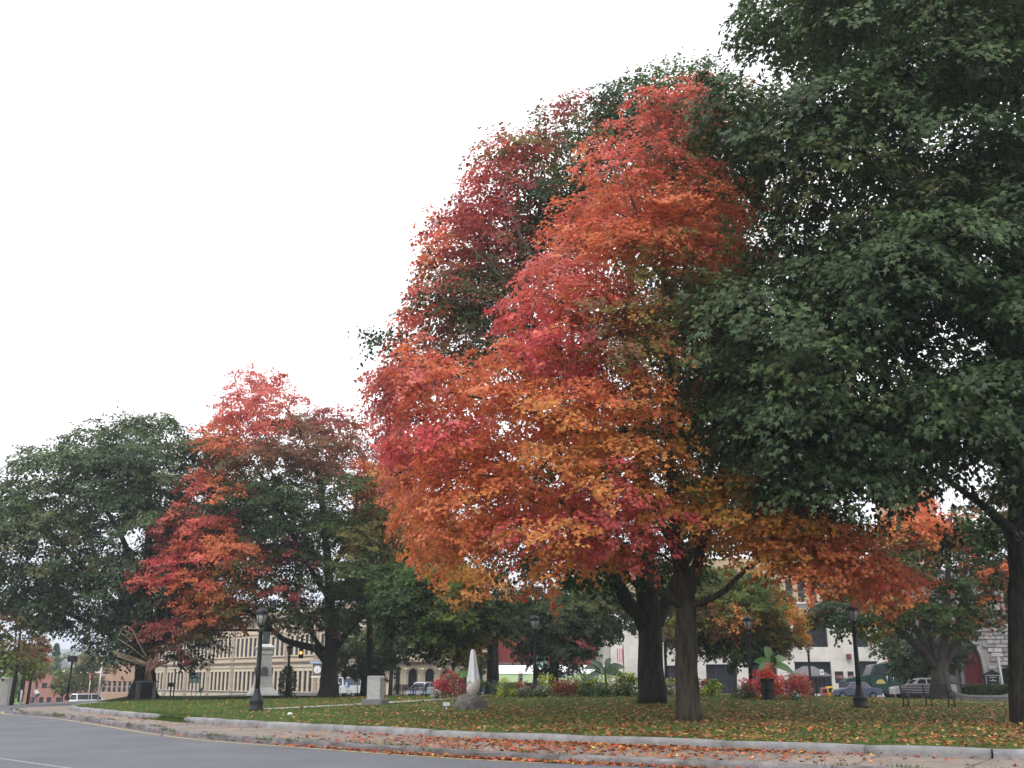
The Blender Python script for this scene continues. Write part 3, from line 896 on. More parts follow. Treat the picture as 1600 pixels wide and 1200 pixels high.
for i in range(len(xs2)-1):
    for j in range(len(zs)-1):
        cuts = [(zs[j], zs[j+1])]
        cx = (xs2[i]+xs2[i+1])/2
        for h in WH:
            if h[0] < cx < h[1]:
                nc_ = []
                for a, c in cuts:
                    if h[3] <= a or h[2] >= c: nc_.append((a, c))
                    else:
                        if h[2] - a > .05: nc_.append((a, h[2]))
                        if c - h[3] > .05: nc_.append((h[3], c))
                cuts = nc_
        for a, c in cuts:
            p = MB(); p.box((xs2[i]+.006, 0 - .03, a+.006), (xs2[i+1]-.006, .028, c-.006)); p.build('stone_panel', M_STONEW, wb)
for i, h in enumerate(WH):
    w, hh = h[1]-h[0], h[3]-h[2]
    window(wb, (h[0]+h[1])/2, h[2], w, hh, .3, 3 if w > 2.5 else 2, 2, M_FRAME_D, bar=.07)
cornice(wb, -.2, Wd+.2, zt, .5, .45, M_STONEW)
ub = [rc(a, a+11, 905, 944) for a in range(1010, 1410, 19)]
b = wall_holes(0, Wd, zt+.5, zt+5.2, ub, .35, .25); b.box((0,.62,zt+.5),(Wd,20,zt+5.2)); b.build('upper_wall', M_TAN, wb)
for h in ub: window(wb, (h[0]+h[1])/2, h[2], h[1]-h[0], h[3]-h[2], .45, 1, 2, M_FRAME)
for a, c in ((1305, 1318), (1325, 1334)):
    h = rc(a, c, 1049, 1067)
    p = MB(); p.box((h[0], -.09, h[2]), (h[1], -.034, h[3])); po = p.build('poster_case', M_BLACK, wb)
    q = MB(); q.box((h[0]+.1, -.096, h[2]+.45), (h[1]-.1, -.092, h[2]+.78)); q.build('poster', mat('poster_orange', (.35,.16,.12), .6, .3, col2=(.12,.05,.10), scale=5), po)
h = rc(1325, 1331, 1022, 1030)
p = MB(); p.box((h[0], -.5, h[2]), (h[1], -.035, h[3])); p.build('projecting_sign', mat('sign_maroon', (.14,.04,.05), .6, .3), wb)
# striped flag on its staff at the left corner
fl = empty('flag', (X_at(975, 112), 112, 0.02), 0, 'red and white striped flag hanging from a dark staff', 'flag')
b = MB(); b.lathe([(.05,0),(.04,4.9),(.06,4.95),(0.01,5.02)], n=8); b.build('staff', M_BLACK, fl)
zt2, zb2 = Z_at(1014, 112), Z_at(1036, 112)
for k in range(7):
    b = MB(); vs = []
    xa, xb = -.62 + k*.085, -.62 + (k+1)*.085
    for z in np.linspace(zb2, zt2, 6):
        for x in (xa, xb): vs.append((x, .04*math.sin(9*x + 2*z), z - .25*(x+.0)*.4))
    b.add(vs, [(2*i,2*i+1,2*i+3,2*i+2) for i in range(5)]); b.add([(v[0],v[1]+.012,v[2]) for v in vs], [(2*i+2,2*i+3,2*i+1,2*i) for i in range(5)])
    b.build('stripe', mat('flag_red', (.48,.05,.06), .8, .1) if k % 2 == 0 else M_WHITEP, fl)

# ---- tall tan block showing above the pale maple
tb_ = empty('tan_tower_block', (X_at(1440, 150), 150, 0), 0, 'tall tan building rising behind the church tree', 'building')
w_ = X_at(1490, 150) - X_at(1440, 150); zt = Z_at(742, 150)
hs = [(w_*.62-.7, w_*.62+.7, z, z+2.4) for z in np.arange(3, zt-3, 4.2)] + [(w_*.2-.6, w_*.2+.6, z, z+2.4) for z in np.arange(3, zt-3, 4.2)]
b = wall_holes(0, w_, -.5, zt, hs, .3); b.box((0,.32,-.5),(w_,12,zt)); b.build('wall', M_TAN, tb_)
for h in hs: window(tb_, (h[0]+h[1])/2, h[2], h[1]-h[0], h[3]-h[2], .2, 2, 2, M_WHITEP)
cornice(tb_, -.3, w_+.3, zt-.2, .6, .5, M_STONEW)

# ---- stone church with pointed red door, right
YC = 83.0; cx0 = X_at(1436, YC); cz0 = 0.45
ch = empty('stone_church', (cx0, YC, cz0), R(-4), 'grey stone church wall with a pointed arched red door', 'church')
dx = X_at(1520, YC) - cx0; dw = 1.42; dsp, dri = 1.9, 1.95
cw = X_at(1680, YC) - cx0
b = wall_holes(0, cw, -.4, 8.6, [(dx-dw/2, dx+dw/2, 0, dsp+dri)], .5, .06)
spandrel(b, dx, dw, dsp, dri, dsp+dri, .06, .56, True, 14); b.box((0,.6,-.4),(cw,3.0,8.6))
b.build('wall', M_MORTAR, ch)
def in_arch(x, z, pad=0.0):
    u_ = abs(x - dx) / (dw/2 + pad)
    if u_ >= 1: return False
    return z < dsp + (dri + pad) * math.sqrt(max(0, 1 - u_ ** 1.75)) 
rs = random.Random(77)
smesh = []
for k in range(9):
    b = MB(); q = lambda s: s + rs.uniform(-.02, .02)
    b.add([(q(0),.05,q(0)),(q(1),.05,q(0)),(q(1),.05,q(1)),(q(0),.05,q(1)),(.06,-.05-rs.uniform(0,.05),.1),(.94,-.05-rs.uniform(0,.05),.1),(.94,-.05-rs.uniform(0,.05),.9),(.06,-.05-rs.uniform(0,.05),.9)], [(4,5,6,7),(0,1,5,4),(1,2,6,5),(2,3,7,6),(3,0,4,7)])
    o = b.build('wall_stone', M_CHST[k % 3], ch, fix=False); smesh.append(o.data); bpy.data.objects.remove(o)
z = 0.0; cnt = 0
while z < 8.2 and cnt < 300:
    h = rs.uniform(.24, .36); x = rs.uniform(-.3, 0) 
    while x < cw - .3:
        w = rs.uniform(.42, .95)
        if x > -.01 and not any(in_arch(xx, zz, .30) for xx in (x, x+w/2, x+w) for zz in (z, z+h)) and cnt < 300 and not (z > 5 and x < 1.0):
            o = bpy.data.objects.new('wall_stone', rs.choice(smesh)); link(o, ch)
            o.location = (x+.008, 0.01, z+.008); o.scale = (w-.016, .8, h-.016); cnt += 1
        x += w
    z += h
b = MB(); o_p = arch_pts(dw+.56, dsp, dri+.28, 14, True); i_p = arch_pts(dw, dsp, dri, 14, True)
for side in (-1, 1):
    xa, xb = sorted((dx+side*dw/2, dx+side*(dw/2+.28))); b.box((xa,-.12,0),(xb,.06,dsp))
for k in range(14):
    (xa, za), (xb, zb), (xc, zc), (xd, zd) = i_p[k], i_p[k+1], o_p[k+1], o_p[k]
    b.add([(dx+xa,-.12,za),(dx+xb,-.12,zb),(dx+xc,-.12,zc),(dx+xd,-.12,zd),(dx+xa,.06,za),(dx+xb,.06,zb),(dx+xc,.06,zc),(dx+xd,.06,zd)], [(0,3,2,1),(0,1,5,4),(2,3,7,6)])
b.build('door_arch', M_CHST[1], ch)
dr = MB(); dr.box((dx-dw/2,.46,0),(dx+dw/2,.5,.3)); dr = dr.build('door', M_REDDOOR, ch)
np_ = 8
for k in range(np_):
    xa = dx - dw/2 + dw*k/np_ + .006; xb = dx - dw/2 + dw*(k+1)/np_ - .006
    tz = lambda x: dsp + dri*math.sqrt(max(0, 1 - min(1, abs(x-dx)/(dw/2))**1.75)) + .02
    p = MB(); p.prism([(xa,.01),(xb,.01),(xb,tz(xb)),((xa+xb)/2,tz((xa+xb)/2)),(xa,tz(xa))], 'y', .40, .455); p.build('plank', M_REDDOOR, dr, fix=True)
for z in (.8, 2.4):
    p = MB(); p.box((dx-dw/2+.05,.375,z),(dx+dw/2-.3,.398,z+.07)); p.build('strap_hinge', M_BLACK, dr)
b = MB(); b.box((cw*.80,-.55,-.4),(cw*.80+.75,.05,6.2)); b.prism([(-.55,6.2),(.05,6.2),(.05,7.2)], 'x', cw*.80, cw*.80+.75); b.build('buttress', M_CHST[1], ch, fix=True)
b = MB(); b.prism([(-.3,8.6),(3.2,8.6),(3.2,9.6)], 'x', 0, cw); b.build('roof', mat('slate_roof', (.08,.08,.09), .8, .3, var=.2, scale=2), ch, fix=True)
b = MB(); b.box((dx-1.4,-1.1,-.35),(dx+1.4,-.13,-.02)); b.build('door_step', M_GRAN, ch)

# ---- brick blocks down the street, far left
bb_ = empty('brick_building', (X_at(40, 205), 205, 0), R(-3), 'low salmon brick building with small square windows, far left', 'building')
w_ = X_at(160, 205) - X_at(40, 205)
zf = lambda py: Z_at(py, 205)
hs = []
for (a, c) in ((57,61),(67,75),(80,88),(98,106),(116,124),(134,142)): hs.append((X_at(a,205)-X_at(40,205), X_at(c,205)-X_at(40,205), zf(1075.5), zf(1067)))
for (a, c) in ((51,57),(65,72),(77,84),(92,100),(112,120)): hs.append((X_at(a,205)-X_at(40,205), X_at(c,205)-X_at(40,205), zf(1098.5), zf(1089.5)))
b = wall_holes(0, w_, -8, zf(1052), hs, .3); b.box((0,.32,-8),(w_,20,zf(1052))); b.build('wall', M_BRICKP, bb_)
for h in hs: window(bb_, (h[0]+h[1])/2, h[2], h[1]-h[0], h[3]-h[2], .15, 2, 1, M_FRAME_D)
for a in (114, 143):
    b = MB(); xx = X_at(a,205)-X_at(40,205); b.prism([(xx,zf(1052)),(xx+1.4,zf(1052)),(xx+1.3,zf(1049.5)),(xx+.1,zf(1049.5))], 'y', 1, 4); b.build('skylight', M_ROOFW, bb_, fix=True)
cornice(bb_, -.1, w_+.1, zf(1053.5), .25, .12, M_BRICKP, 'coping')
bt = empty('brick_building', (X_at(155, 190), 190, 0), R(-2), 'pinkish tan brick building with tall green tinted windows, behind the left oak', 'building')
w_ = X_at(250, 190) - X_at(155, 190); zf = lambda py: Z_at(py, 190)
hs = [(X_at(a,190)-X_at(155,190), X_at(a+5.5,190)-X_at(155,190), zf(1082), zf(1064)) for a in (160,169,177,185,193,201,212,221,230)] + [(X_at(159,190)-X_at(155,190), X_at(168,190)-X_at(155,190), zf(1054), zf(1045))]
b = wall_holes(0, w_, -6, zf(1040), hs, .25); b.box((0,.27,-6),(w_,16,zf(1040))); b.build('wall', M_BRICKT, bt)
for h in hs: window(bt, (h[0]+h[1])/2, h[2], h[1]-h[0], h[3]-h[2], .15, 1, 2, M_WHITEP)
cornice(bt, -.1, w_+.1, zf(1040), .3, .2, M_BRICKT, 'coping')
# far house among the trees
fh = empty('far_house', (X_at(85, 330), 330, -6), R(10), 'small white house with grey roof among the far trees', 'house')
b = MB(); b.box((0,0,0),(4.4,6,11)); b.build('wall', M_WHITEP, fh)
b = MB(); b.prism([(-.4,11),(4.8,11),(2.2,13.6)], 'y', -.3, 6.3); b.build('roof', mat('far_roof', (.25,.25,.27), .8, .2), fh, fix=True)
for z in (5.6, 8.3): window(fh, 2.2, z, 1.2, 1.6, -.02, 1, 2, M_FRAME_D)
# hills and far fields
hz = MB(); vs = []; nxh = 90
for r_, (yy, hh) in enumerate(((900, -14), (1300, 12), (1900, 45), (2600, 82), (3600, 70))):
    for i in range(nxh):
        x = -3200 + 6400 * i / (nxh-1)
        vs.append((x, yy + 60*math.sin(x*.004+r_), max(-14, hh * (.78 + .22*math.sin(x*.0031 + r_*1.3) + .08*math.sin(x*.011+r_)))))
hz.add(vs, [(r_*nxh+i, r_*nxh+i+1, (r_+1)*nxh+i+1, (r_+1)*nxh+i) for r_ in range(4) for i in range(nxh-1)], True)
hz.build('hills', mat('wooded_hill', (.075,.085,.035), .95, .05, col2=(.045,.06,.028), scale=.03), kind='structure')
fd = MB(); fd.add([(-140,236,-4.0),(-70,236,-4.0),(-80,300,3.2),(-175,300,3.2)], [(0,1,2,3)]); fd.build('field', mat('green_field', (.09,.16,.035), .95, .1, var=.2, scale=.2), kind='structure')
# ------------------------------------------------------------------ the trees of the green
make_tree('maple_tree', 'tall orange and red maple, nearest of the trees in the lawn centre', 'tree', 1076, 34.5,
  [(1040,122),(1098,132),(1105,200),(1098,250),(1180,305),(1192,380),(1140,430),(1120,480),(1110,560),(1115,690),(1120,760),(1135,755),(1165,685),(1205,690),(1205,760),(1260,780),(1330,830),(1408,895),(1400,922),(1330,925),(1230,905),(1150,850),(1120,800),(1080,775),(1060,835),(1010,870),(975,905),(930,892),(870,935),(835,938),(828,900),(790,865),(720,902),(690,890),(640,880),(612,850),(640,780),(600,700),(620,640),(588,590),(610,560),(660,520),(720,560),(790,520),(800,440),(860,400),(872,330),(900,260),(960,190),(985,140)],
  [[(1076,1130,0,.36),(1074,1080,0,.33),(1073,1010,0,.32),(1072,955,0,.31),(1066,910,0,.27),(1058,860,.2,.22),(1052,780,.3,.19),(1048,700,.3,.17),(1046,600,.4,.14),(1042,500,.4,.11),(1036,420,.4,.085),(1050,330,.3,.06),(1045,220,.2,.03)],
   [(1068,945,0,.20),(1035,925,-.5,.17),(995,880,-1.2,.14),(950,845,-1.8,.11),(895,795,-2.4,.08),(830,760,-3,.05),(740,740,-3.4,.03)],
   [(1070,940,0,.20),(1090,880,.2,.19),(1112,800,.5,.16),(1150,735,.8,.13),(1172,690,1,.11),(1190,600,1.2,.07),(1180,480,1.2,.04)],
   [(1074,945,0,.13),(1100,940,-.3,.11),(1135,922,-.8,.09),(1165,890,-1.2,.07),(1230,860,-1.6,.05),(1330,880,-2,.03)],
   [(1052,740,.3,.12),(1000,700,-.6,.09),(950,640,-1.2,.07),(880,570,-1.6,.045),(780,545,-2,.03)],
   [(1047,620,.4,.10),(990,560,-.3,.075),(960,500,-.5,.05),(900,430,-1,.03)],
   [(1068,900,0,.16),(1040,830,-.6,.13),(1005,760,-1,.10),(930,690,-1.6,.07),(820,640,-2.2,.045),(690,610,-2.6,.03)],
   [(1044,470,.4,.08),(1060,400,.2,.06),(1085,330,0,.04),(1120,230,0,.02)]],
  [(1040,150,'red'),(1080,140,'red'),(990,190,'red'),(950,230,'red'),(960,290,'ored'),(1000,280,'red'),(1075,210,'brown'),(1090,260,'olive'),(1030,330,'ored'),(920,340,'red'),(880,380,'ored'),(1120,340,'ored'),(1170,345,'red'),(1000,400,'ored'),(1060,430,'olive'),(1100,460,'olive'),
   (830,440,'pink'),(850,490,'crim'),(900,470,'red'),(940,520,'brown'),(980,470,'orange'),(1000,540,'olive'),(900,560,'crim'),(1060,540,'ogreen'),(1110,620,'green'),(1080,680,'green'),(1040,600,'ored'),(960,600,'orange'),(930,640,'ored'),(860,600,'ored'),
   (660,550,'red'),(620,580,'dred'),(700,540,'ored'),(690,580,'ored'),(640,620,'pink'),(720,620,'ored'),(680,690,'crim'),(640,690,'red'),(740,680,'crim'),(780,640,'ored'),(800,700,'ored'),(830,740,'orange'),(880,700,'orange'),(900,760,'orange'),(760,760,'ored'),(700,740,'ored'),(720,820,'ored'),(650,840,'ored'),(690,870,'orange'),(780,820,'orange'),
   (840,800,'crim'),(930,800,'crim'),(900,790,'pink'),(980,830,'red'),(1030,760,'yelo'),(1060,800,'yelo'),(1010,840,'crim'),(940,870,'orange'),(880,870,'orange'),(850,915,'ored'),(920,890,'yelo'),(960,730,'orange'),(1000,690,'orange'),(1130,640,'green'),
   (1180,720,'yelo'),(1150,790,'yelo'),(1190,810,'yelo'),(1220,830,'orange'),(1190,860,'orange'),(1250,870,'orange'),(1300,870,'ored'),(1280,900,'ored'),(1340,880,'ored'),(1390,905,'red'),(1330,905,'ored'),(1250,810,'yelo')],
  11, noise_col=.22, spc=.86, flare=.28, ncl=290, clr=1.22, depth=5.2, back='kite', lsize=0.138, sprays=15, per=31, gaps=[(1035,300,10),(1050,440,14),(980,445,6),(1005,760,10),(880,610,8),(1075,560,14),(985,770,8)], hang=0.4,
  bare=[[(1042,430,-1.6),(1030,340,-2.2),(1020,260,-2.4),(1030,190,-2.2)],[(1060,440,-1.6),(1095,360,-2.2),(1118,300,-2.2),(1125,230,-2)],[(1040,540,-2.6),(1070,480,-3.2),(1100,450,-3.2),(1130,430,-3)],[(1000,360,-2.4),(985,300,-2.8),(960,270,-2.8)]],
  extra=[(1125,760,-1.5),(1140,800,-2),(1165,770,-2.2),(1160,850,-2.2),(1195,870,-2.6),(1220,850,-2.8),(1265,850,-2.8),(1180,820,-2.6),(1230,820,-2.6),(1320,865,-2.6),(1285,890,-2.8),(1030,770,-2.4),(1050,800,-2.2),(1010,800,-2.6),(980,850,-2.6),(940,860,-2.4),(1060,760,-1.8),(1000,840,-2.2),(960,810,-2.6),(1150,770,-.8),(1180,735,.2),(1180,800,-1.2),(1222,800,-1.5),(1205,850,-1.8),(1250,835,-1.6),(1262,880,-2),(1300,850,-1.8),(1300,895,-2.2),(1340,882,-2.2),(1372,900,-2),(1392,910,-1.6),(1168,838,-1),(1235,892,-1.8),(1190,700,.6),(1340,905,-1.4),(1280,820,-1),(1085,640,1.2),(1100,590,1.4),(1095,700,1.2),(1070,560,1.2),(1120,660,1.6),(1100,520,1.0)])

make_tree('maple_tree', 'largest maple, thick dark trunk behind the orange one, crown green and dull red', 'tree', 1017, 48,
  [(1000,108),(1060,98),(1100,92),(1180,140),(1195,300),(1210,520),(1205,700),(1120,900),(960,935),(860,920),(780,900),(700,920),(640,830),(600,700),(606,600),(622,515),(645,480),(662,410),(690,352),(750,280),(768,222),(830,200),(862,152),(920,157),(960,135)],
  [[(1017,1104,0,.56),(1017,1060,0,.55),(1016,1000,0,.53),(1014,960,0,.52),(1010,900,.3,.45),(1005,800,.6,.36),(1000,650,.8,.28),(985,500,1,.2),(990,330,1,.12),(1010,190,1,.05)],
   [(1010,985,0,.34),(975,930,-.6,.30),(930,850,-1.4,.24),(880,740,-2,.18),(830,620,-2.4,.13),(790,500,-2.6,.08),(760,380,-2.4,.04)],
   [(1008,930,0,.16),(965,885,-.8,.13),(900,840,-1.8,.10),(800,800,-2.8,.07),(700,770,-3.4,.04)],
   [(1020,980,0,.34),(1050,920,.6,.28),(1090,820,1.2,.22),(1120,650,1.6,.15),(1130,450,1.6,.09),(1120,250,1.4,.04)],
   [(1006,820,.6,.22),(950,720,0,.17),(900,560,-.5,.12),(880,400,-.6,.07),(870,260,-.5,.03)],
   [(940,870,-1.2,.16),(860,790,-2.6,.12),(760,690,-3.4,.08),(670,590,-3.6,.04)]],
  [(890,160,'dred'),(940,170,'dgreen'),(1020,112,'green'),(1080,110,'green'),(980,150,'dgreen'),(870,200,'ogreen'),(800,230,'dred'),(850,260,'olive'),(870,300,'dgreen'),(780,290,'red'),(740,320,'dred'),(800,330,'dred'),(840,340,'dgreen'),(720,370,'red'),(760,380,'dred'),(690,390,'ored'),(680,440,'dgreen'),(720,450,'ogreen'),(790,420,'brown'),(760,480,'dgreen'),(660,480,'red'),(680,500,'red'),(625,510,'dgreen'),(640,530,'dgreen'),(820,520,'dgreen'),(700,520,'brown'),
   (610,600,'dred'),(600,680,'dred'),(700,650,'dgreen'),(800,620,'dgreen'),(900,650,'green'),(1000,600,'green'),(1120,300,'olive'),(1170,270,'ygreen'),(1190,250,'orange'),(1130,420,'green'),(1150,550,'green'),(1160,650,'green'),(1050,450,'olive'),(1100,750,'green'),(1130,830,'green'),(980,880,'dgreen'),(900,910,'dgreen'),(820,890,'dgreen'),(740,890,'yelo'),(720,900,'orange'),(850,800,'dgreen'),(1080,850,'dgreen'),(1180,760,'olive')],
  23, noise_col=.25, spc=.85, flare=.25, ncl=430, clr=1.5, thin=([(960,230),(870,420),(800,570),(640,620),(650,850),(1050,850),(1060,250)], .07), depth=6.2, lsize=0.165, sprays=13, per=27, bark_m=M_BARK_D, leaf='kite', gaps=[(835,215,7),(880,262,8),(970,220,6),(870,270,10),(845,308,8),(800,480,10),(705,505,12),(785,560,8),(660,620,0)], bare=[[(850,500,-4.8),(800,450,-5.6),(760,410,-6.0),(730,380,-6.0)],[(840,510,-4.8),(780,480,-5.8),(730,470,-6.2),(690,465,-6.0)],[(850,470,-4.8),(830,400,-5.6),(800,340,-5.8),(785,300,-5.6)],[(820,540,-5),(760,520,-6),(720,520,-6)],[(940,330,-4.4),(900,270,-4.8),(885,220,-4.6)]],
  extra=[(1120,560,2),(1150,620,2),(1120,680,2),(1160,720,2),(1100,740,2.5),(1140,780,2),(1180,660,2.5),(1110,620,3),(1170,560,2.5),(1180,780,2),(1120,830,2),(1080,800,3),(1200,720,3),(800,240,-1),(830,222,0),(780,290,-1),(740,335,-1),(820,300,1),(860,262,0),(870,195,0),(900,172,1),(930,180,0),(860,340,1),(722,380,-1),(760,390,0),(700,430,0),(690,462,-1),(740,450,1),(800,370,0),(662,490,0),(632,530,0),(680,520,1),(720,500,0),(960,152,0),(1010,130,0),(1060,112,0),(770,250,0),(705,365,0),
   (820,720,2),(860,780,1),(900,720,2),(940,780,3),(880,840,2),(950,700,3),(1000,780,3),(980,850,3),(920,880,3),(840,850,2),(800,800,1),(760,740,2),(740,820,2)])

make_tree('oak_tree', 'huge dark green oak at the right edge, black trunk', 'tree', 1606, 33,
  [(1180,-40),(1172,60),(1195,112),(1120,100),(1092,150),(1140,240),(1200,300),(1185,400),(1085,430),(1105,520),(1130,600),(1185,640),(1200,740),(1260,790),(1330,770),(1400,755),(1450,770),(1480,800),(1462,850),(1500,862),(1560,850),(1610,800),(1760,790),(1850,500),(1840,-20),(1700,-130),(1420,-120),(1260,-90)],
  [[(1606,1136,0,.46),(1604,1080,0,.42),(1600,1000,0,.40),(1596,900,0,.38),(1594,820,0,.36),(1594,700,0,.33),(1592,560,0,.28),(1588,420,0,.22),(1600,250,.2,.15),(1620,60,.3,.08),(1640,-60,.3,.04)],
   [(1594,840,0,.20),(1560,812,-.4,.16),(1530,785,-.8,.12),(1480,750,-1.4,.08),(1400,700,-2,.05),(1300,660,-2.6,.03)],
   [(1592,620,0,.2),(1560,520,-.2,.17),(1562,440,-.4,.15),(1580,320,-.4,.12),(1592,200,-.4,.08),(1585,60,-.3,.05)],
   [(1593,760,0,.22),(1530,660,-.6,.18),(1450,580,-1.4,.14),(1350,500,-2.2,.09),(1240,440,-2.8,.05)],
   [(1592,600,0,.2),(1520,480,.6,.16),(1450,370,1,.13),(1380,285,1.2,.10),(1300,180,1.2,.06),(1240,80,1,.03)],
   [(1592,560,0,.18),(1500,400,-.6,.14),(1430,260,-1.2,.10),(1400,120,-1.4,.06),(1390,-60,-1.4,.03)],
   [(1594,700,0,.2),(1660,560,.4,.15),(1720,400,.6,.08),(1760,200,.6,.04)],
   [(1360,500,-2.2,.08),(1250,540,-2.8,.05),(1150,560,-3,.03)]],
  [(1240,60,'oak'),(1300,60,'oakl'),(1400,100,'oak'),(1500,60,'oakl'),(1560,120,'oak'),(1150,150,'oak'),(1130,120,'dgreen'),(1180,220,'dgreen'),(1300,200,'oak'),(1350,230,'oakl'),(1450,250,'oak'),(1560,300,'dgreen'),(1250,350,'oak'),(1300,330,'oakl'),(1400,340,'oakl'),(1460,380,'oak'),(1220,430,'oakl'),(1120,460,'oak'),(1170,520,'oak'),(1250,560,'oakl'),(1350,430,'oak'),(1400,480,'oak'),(1300,620,'oak'),(1240,680,'oak'),(1400,640,'oakl'),(1320,720,'dgreen'),(1480,620,'oak'),(1560,560,'dgreen'),(1580,680,'dgreen'),(1500,760,'dgreen'),(1350,560,'dgreen'),(1370,690,'oak'),(1700,300,'oak'),(1420,575,'oakl'),(1330,300,'ogreen')],
  37, spc=.92, flare=.3, ncl=285, clr=1.7, thin=([(1630,-300),(1630,900),(2000,900),(2000,-300)], .08), depth=5.6, leaf='oak', back='oakk', lsize=0.20, sprays=26, per=28, bark_m=M_BARK_D, leaf_m=M_OAK, flat=0.55, hang=0.5, jit=0.15,
  extra=[(1200,640,-2),(1230,690,-2.4),(1270,740,-2.6),(1310,740,-2.4),(1260,650,-3),(1330,690,-3),(1210,590,-2.4),(1290,600,-3.2),(1160,560,-2),(1360,730,-2),(1240,760,-1.5),(1180,690,-1)],
  gpad=.55, gaps=[(1300,112,20),(1212,128,16),(1392,60,16),(1475,168,24),(1560,180,24),(1552,392,20),(1500,510,14),(1420,565,18),(1590,590,18),(1550,745,26),(1415,235,12),(1350,310,8)])

make_tree('maple_tree', 'spreading maple with red top and dark green heart, behind the black lamp on the left', 'tree', 515, 80,
  [(390,572),(440,568),(475,592),(482,640),(520,626),(560,640),(568,700),(600,720),(640,790),(655,880),(640,960),(600,985),(540,1000),(470,990),(430,985),(395,972),(350,988),(330,1020),(290,1030),(240,1022),(205,1002),(203,968),(262,952),(213,915),(220,890),(272,860),(244,832),(255,802),(290,790),(285,752),(332,730),(328,652),(370,602)],
  [[(515,1092,0,.62),(515,1060,0,.52),(516,1030,0,.5),(518,1000,0,.46),(516,950,.5,.36),(512,880,.8,.28),(505,800,.8,.22),(490,720,.6,.14),(450,640,.4,.08)],
   [(508,1032,0,.30),(495,1015,-.3,.27),(470,1008,-.7,.24),(445,1000,-1.4,.20),(424,984,-2,.17),(380,950,-2.8,.12),(310,920,-3.4,.06),(250,900,-3.6,.03)],
   [(508,1020,0,.22),(492,998,.4,.17),(470,960,.8,.13),(420,900,1,.08)],
   [(520,1020,0,.28),(545,985,-.4,.24),(575,955,-.8,.18),(610,920,-1.2,.12),(640,860,-1.6,.06)],
   [(516,940,.4,.22),(470,860,-.8,.17),(430,780,-1.2,.12),(380,700,-1.2,.06)],
   [(514,900,.6,.2),(550,820,.4,.14),(560,740,.2,.08)],
   [(430,985,-1.8,.10),(340,985,-3,.07),(270,990,-3.6,.04)]],
  [(420,600,'pink'),(440,590,'red'),(360,660,'red'),(380,630,'pink'),(350,690,'ored'),(400,680,'red'),(520,645,'dred'),(550,660,'red'),(480,660,'brown'),(540,690,'brown'),(470,700,'brown'),(400,720,'brown'),(360,735,'ored'),(310,770,'red'),(420,740,'ogreen'),(450,720,'brown'),(500,730,'brown'),(370,780,'dgreen'),(430,790,'dgreen'),(480,770,'green'),(540,760,'green'),(560,770,'green'),(400,830,'dgreen'),(450,860,'dgreen'),(500,880,'green'),(540,900,'green'),
   (320,820,'red'),(360,860,'ored'),(380,890,'ored'),(590,745,'ored'),(612,775,'ored'),(575,765,'orange'),(270,820,'pink'),(300,860,'red'),(350,870,'red'),(240,905,'red'),(280,910,'crim'),(320,900,'ored'),(350,910,'orange'),(380,900,'olive'),(340,940,'ored'),(300,935,'ored'),(370,950,'olive'),(440,895,'dred'),(410,940,'green'),(460,950,'green'),(520,960,'dgreen'),(580,900,'green'),(620,930,'green'),(590,960,'green'),(600,760,'ored'),(590,840,'olive'),(560,720,'red'),(630,840,'green'),(500,985,'brown'),(230,985,'dred'),(270,980,'dred'),(300,1000,'brown'),(250,1015,'brown'),(320,1000,'olive'),(640,900,'green')],
  41, spc=.88, noise_col=.25, ncl=300, clr=1.6, depth=8, leaf='kite', lsize=0.185, sprays=15, per=34, bark_m=M_BARK_D, extra=[(268,830,-4),(300,800,-4),(320,860,-5),(248,900,-4),(288,900,-5),(340,905,-5.5),(362,860,-5),(332,772,-4),(302,765,-3),(380,890,-5.5),(590,742,-2),(612,775,-3),(572,765,-3),(345,690,-2),(365,650,-1),(520,645,-2),(548,660,-1)], gaps=[(440,640,9),(425,665,6),(455,690,5),(395,965,0),(475,640,6)], twig=0.02, hang=0.25)

make_tree('maple_tree', 'slim maple with orange and red crown between the two big red maples', 'tree', 579, 88,
  [(590,690),(640,680),(668,720),(700,790),(720,880),(740,950),(700,985),(640,1000),(590,990),(560,960),(545,880),(560,780)],
  [[(579,1090,0,.28),(578,1040,0,.26),(578,980,0,.24),(580,900,0,.22),(586,830,0,.18),(598,770,0,.12),(610,710,0,.05)],
   [(578,960,0,.16),(620,900,-.6,.12),(660,820,-1,.07)], [(579,930,0,.14),(560,860,.5,.1),(565,780,.8,.05)]],
  [(600,700,'red'),(650,710,'red'),(620,740,'ored'),(660,770,'ored'),(590,760,'orange'),(570,800,'yelo'),(590,830,'orange'),(640,810,'ored'),(680,840,'olive'),(600,880,'green'),(660,900,'green'),(700,950,'green'),(640,960,'ygreen'),(590,950,'yelo'),(570,900,'ygreen')],
  47, ncl=127, clr=1.5, depth=5, leaf='kite', lsize=0.24, sprays=11, per=32, twig=0.02, gaps=[(628,705,8),(575,690,6),(655,755,6)], base_z=0.25)

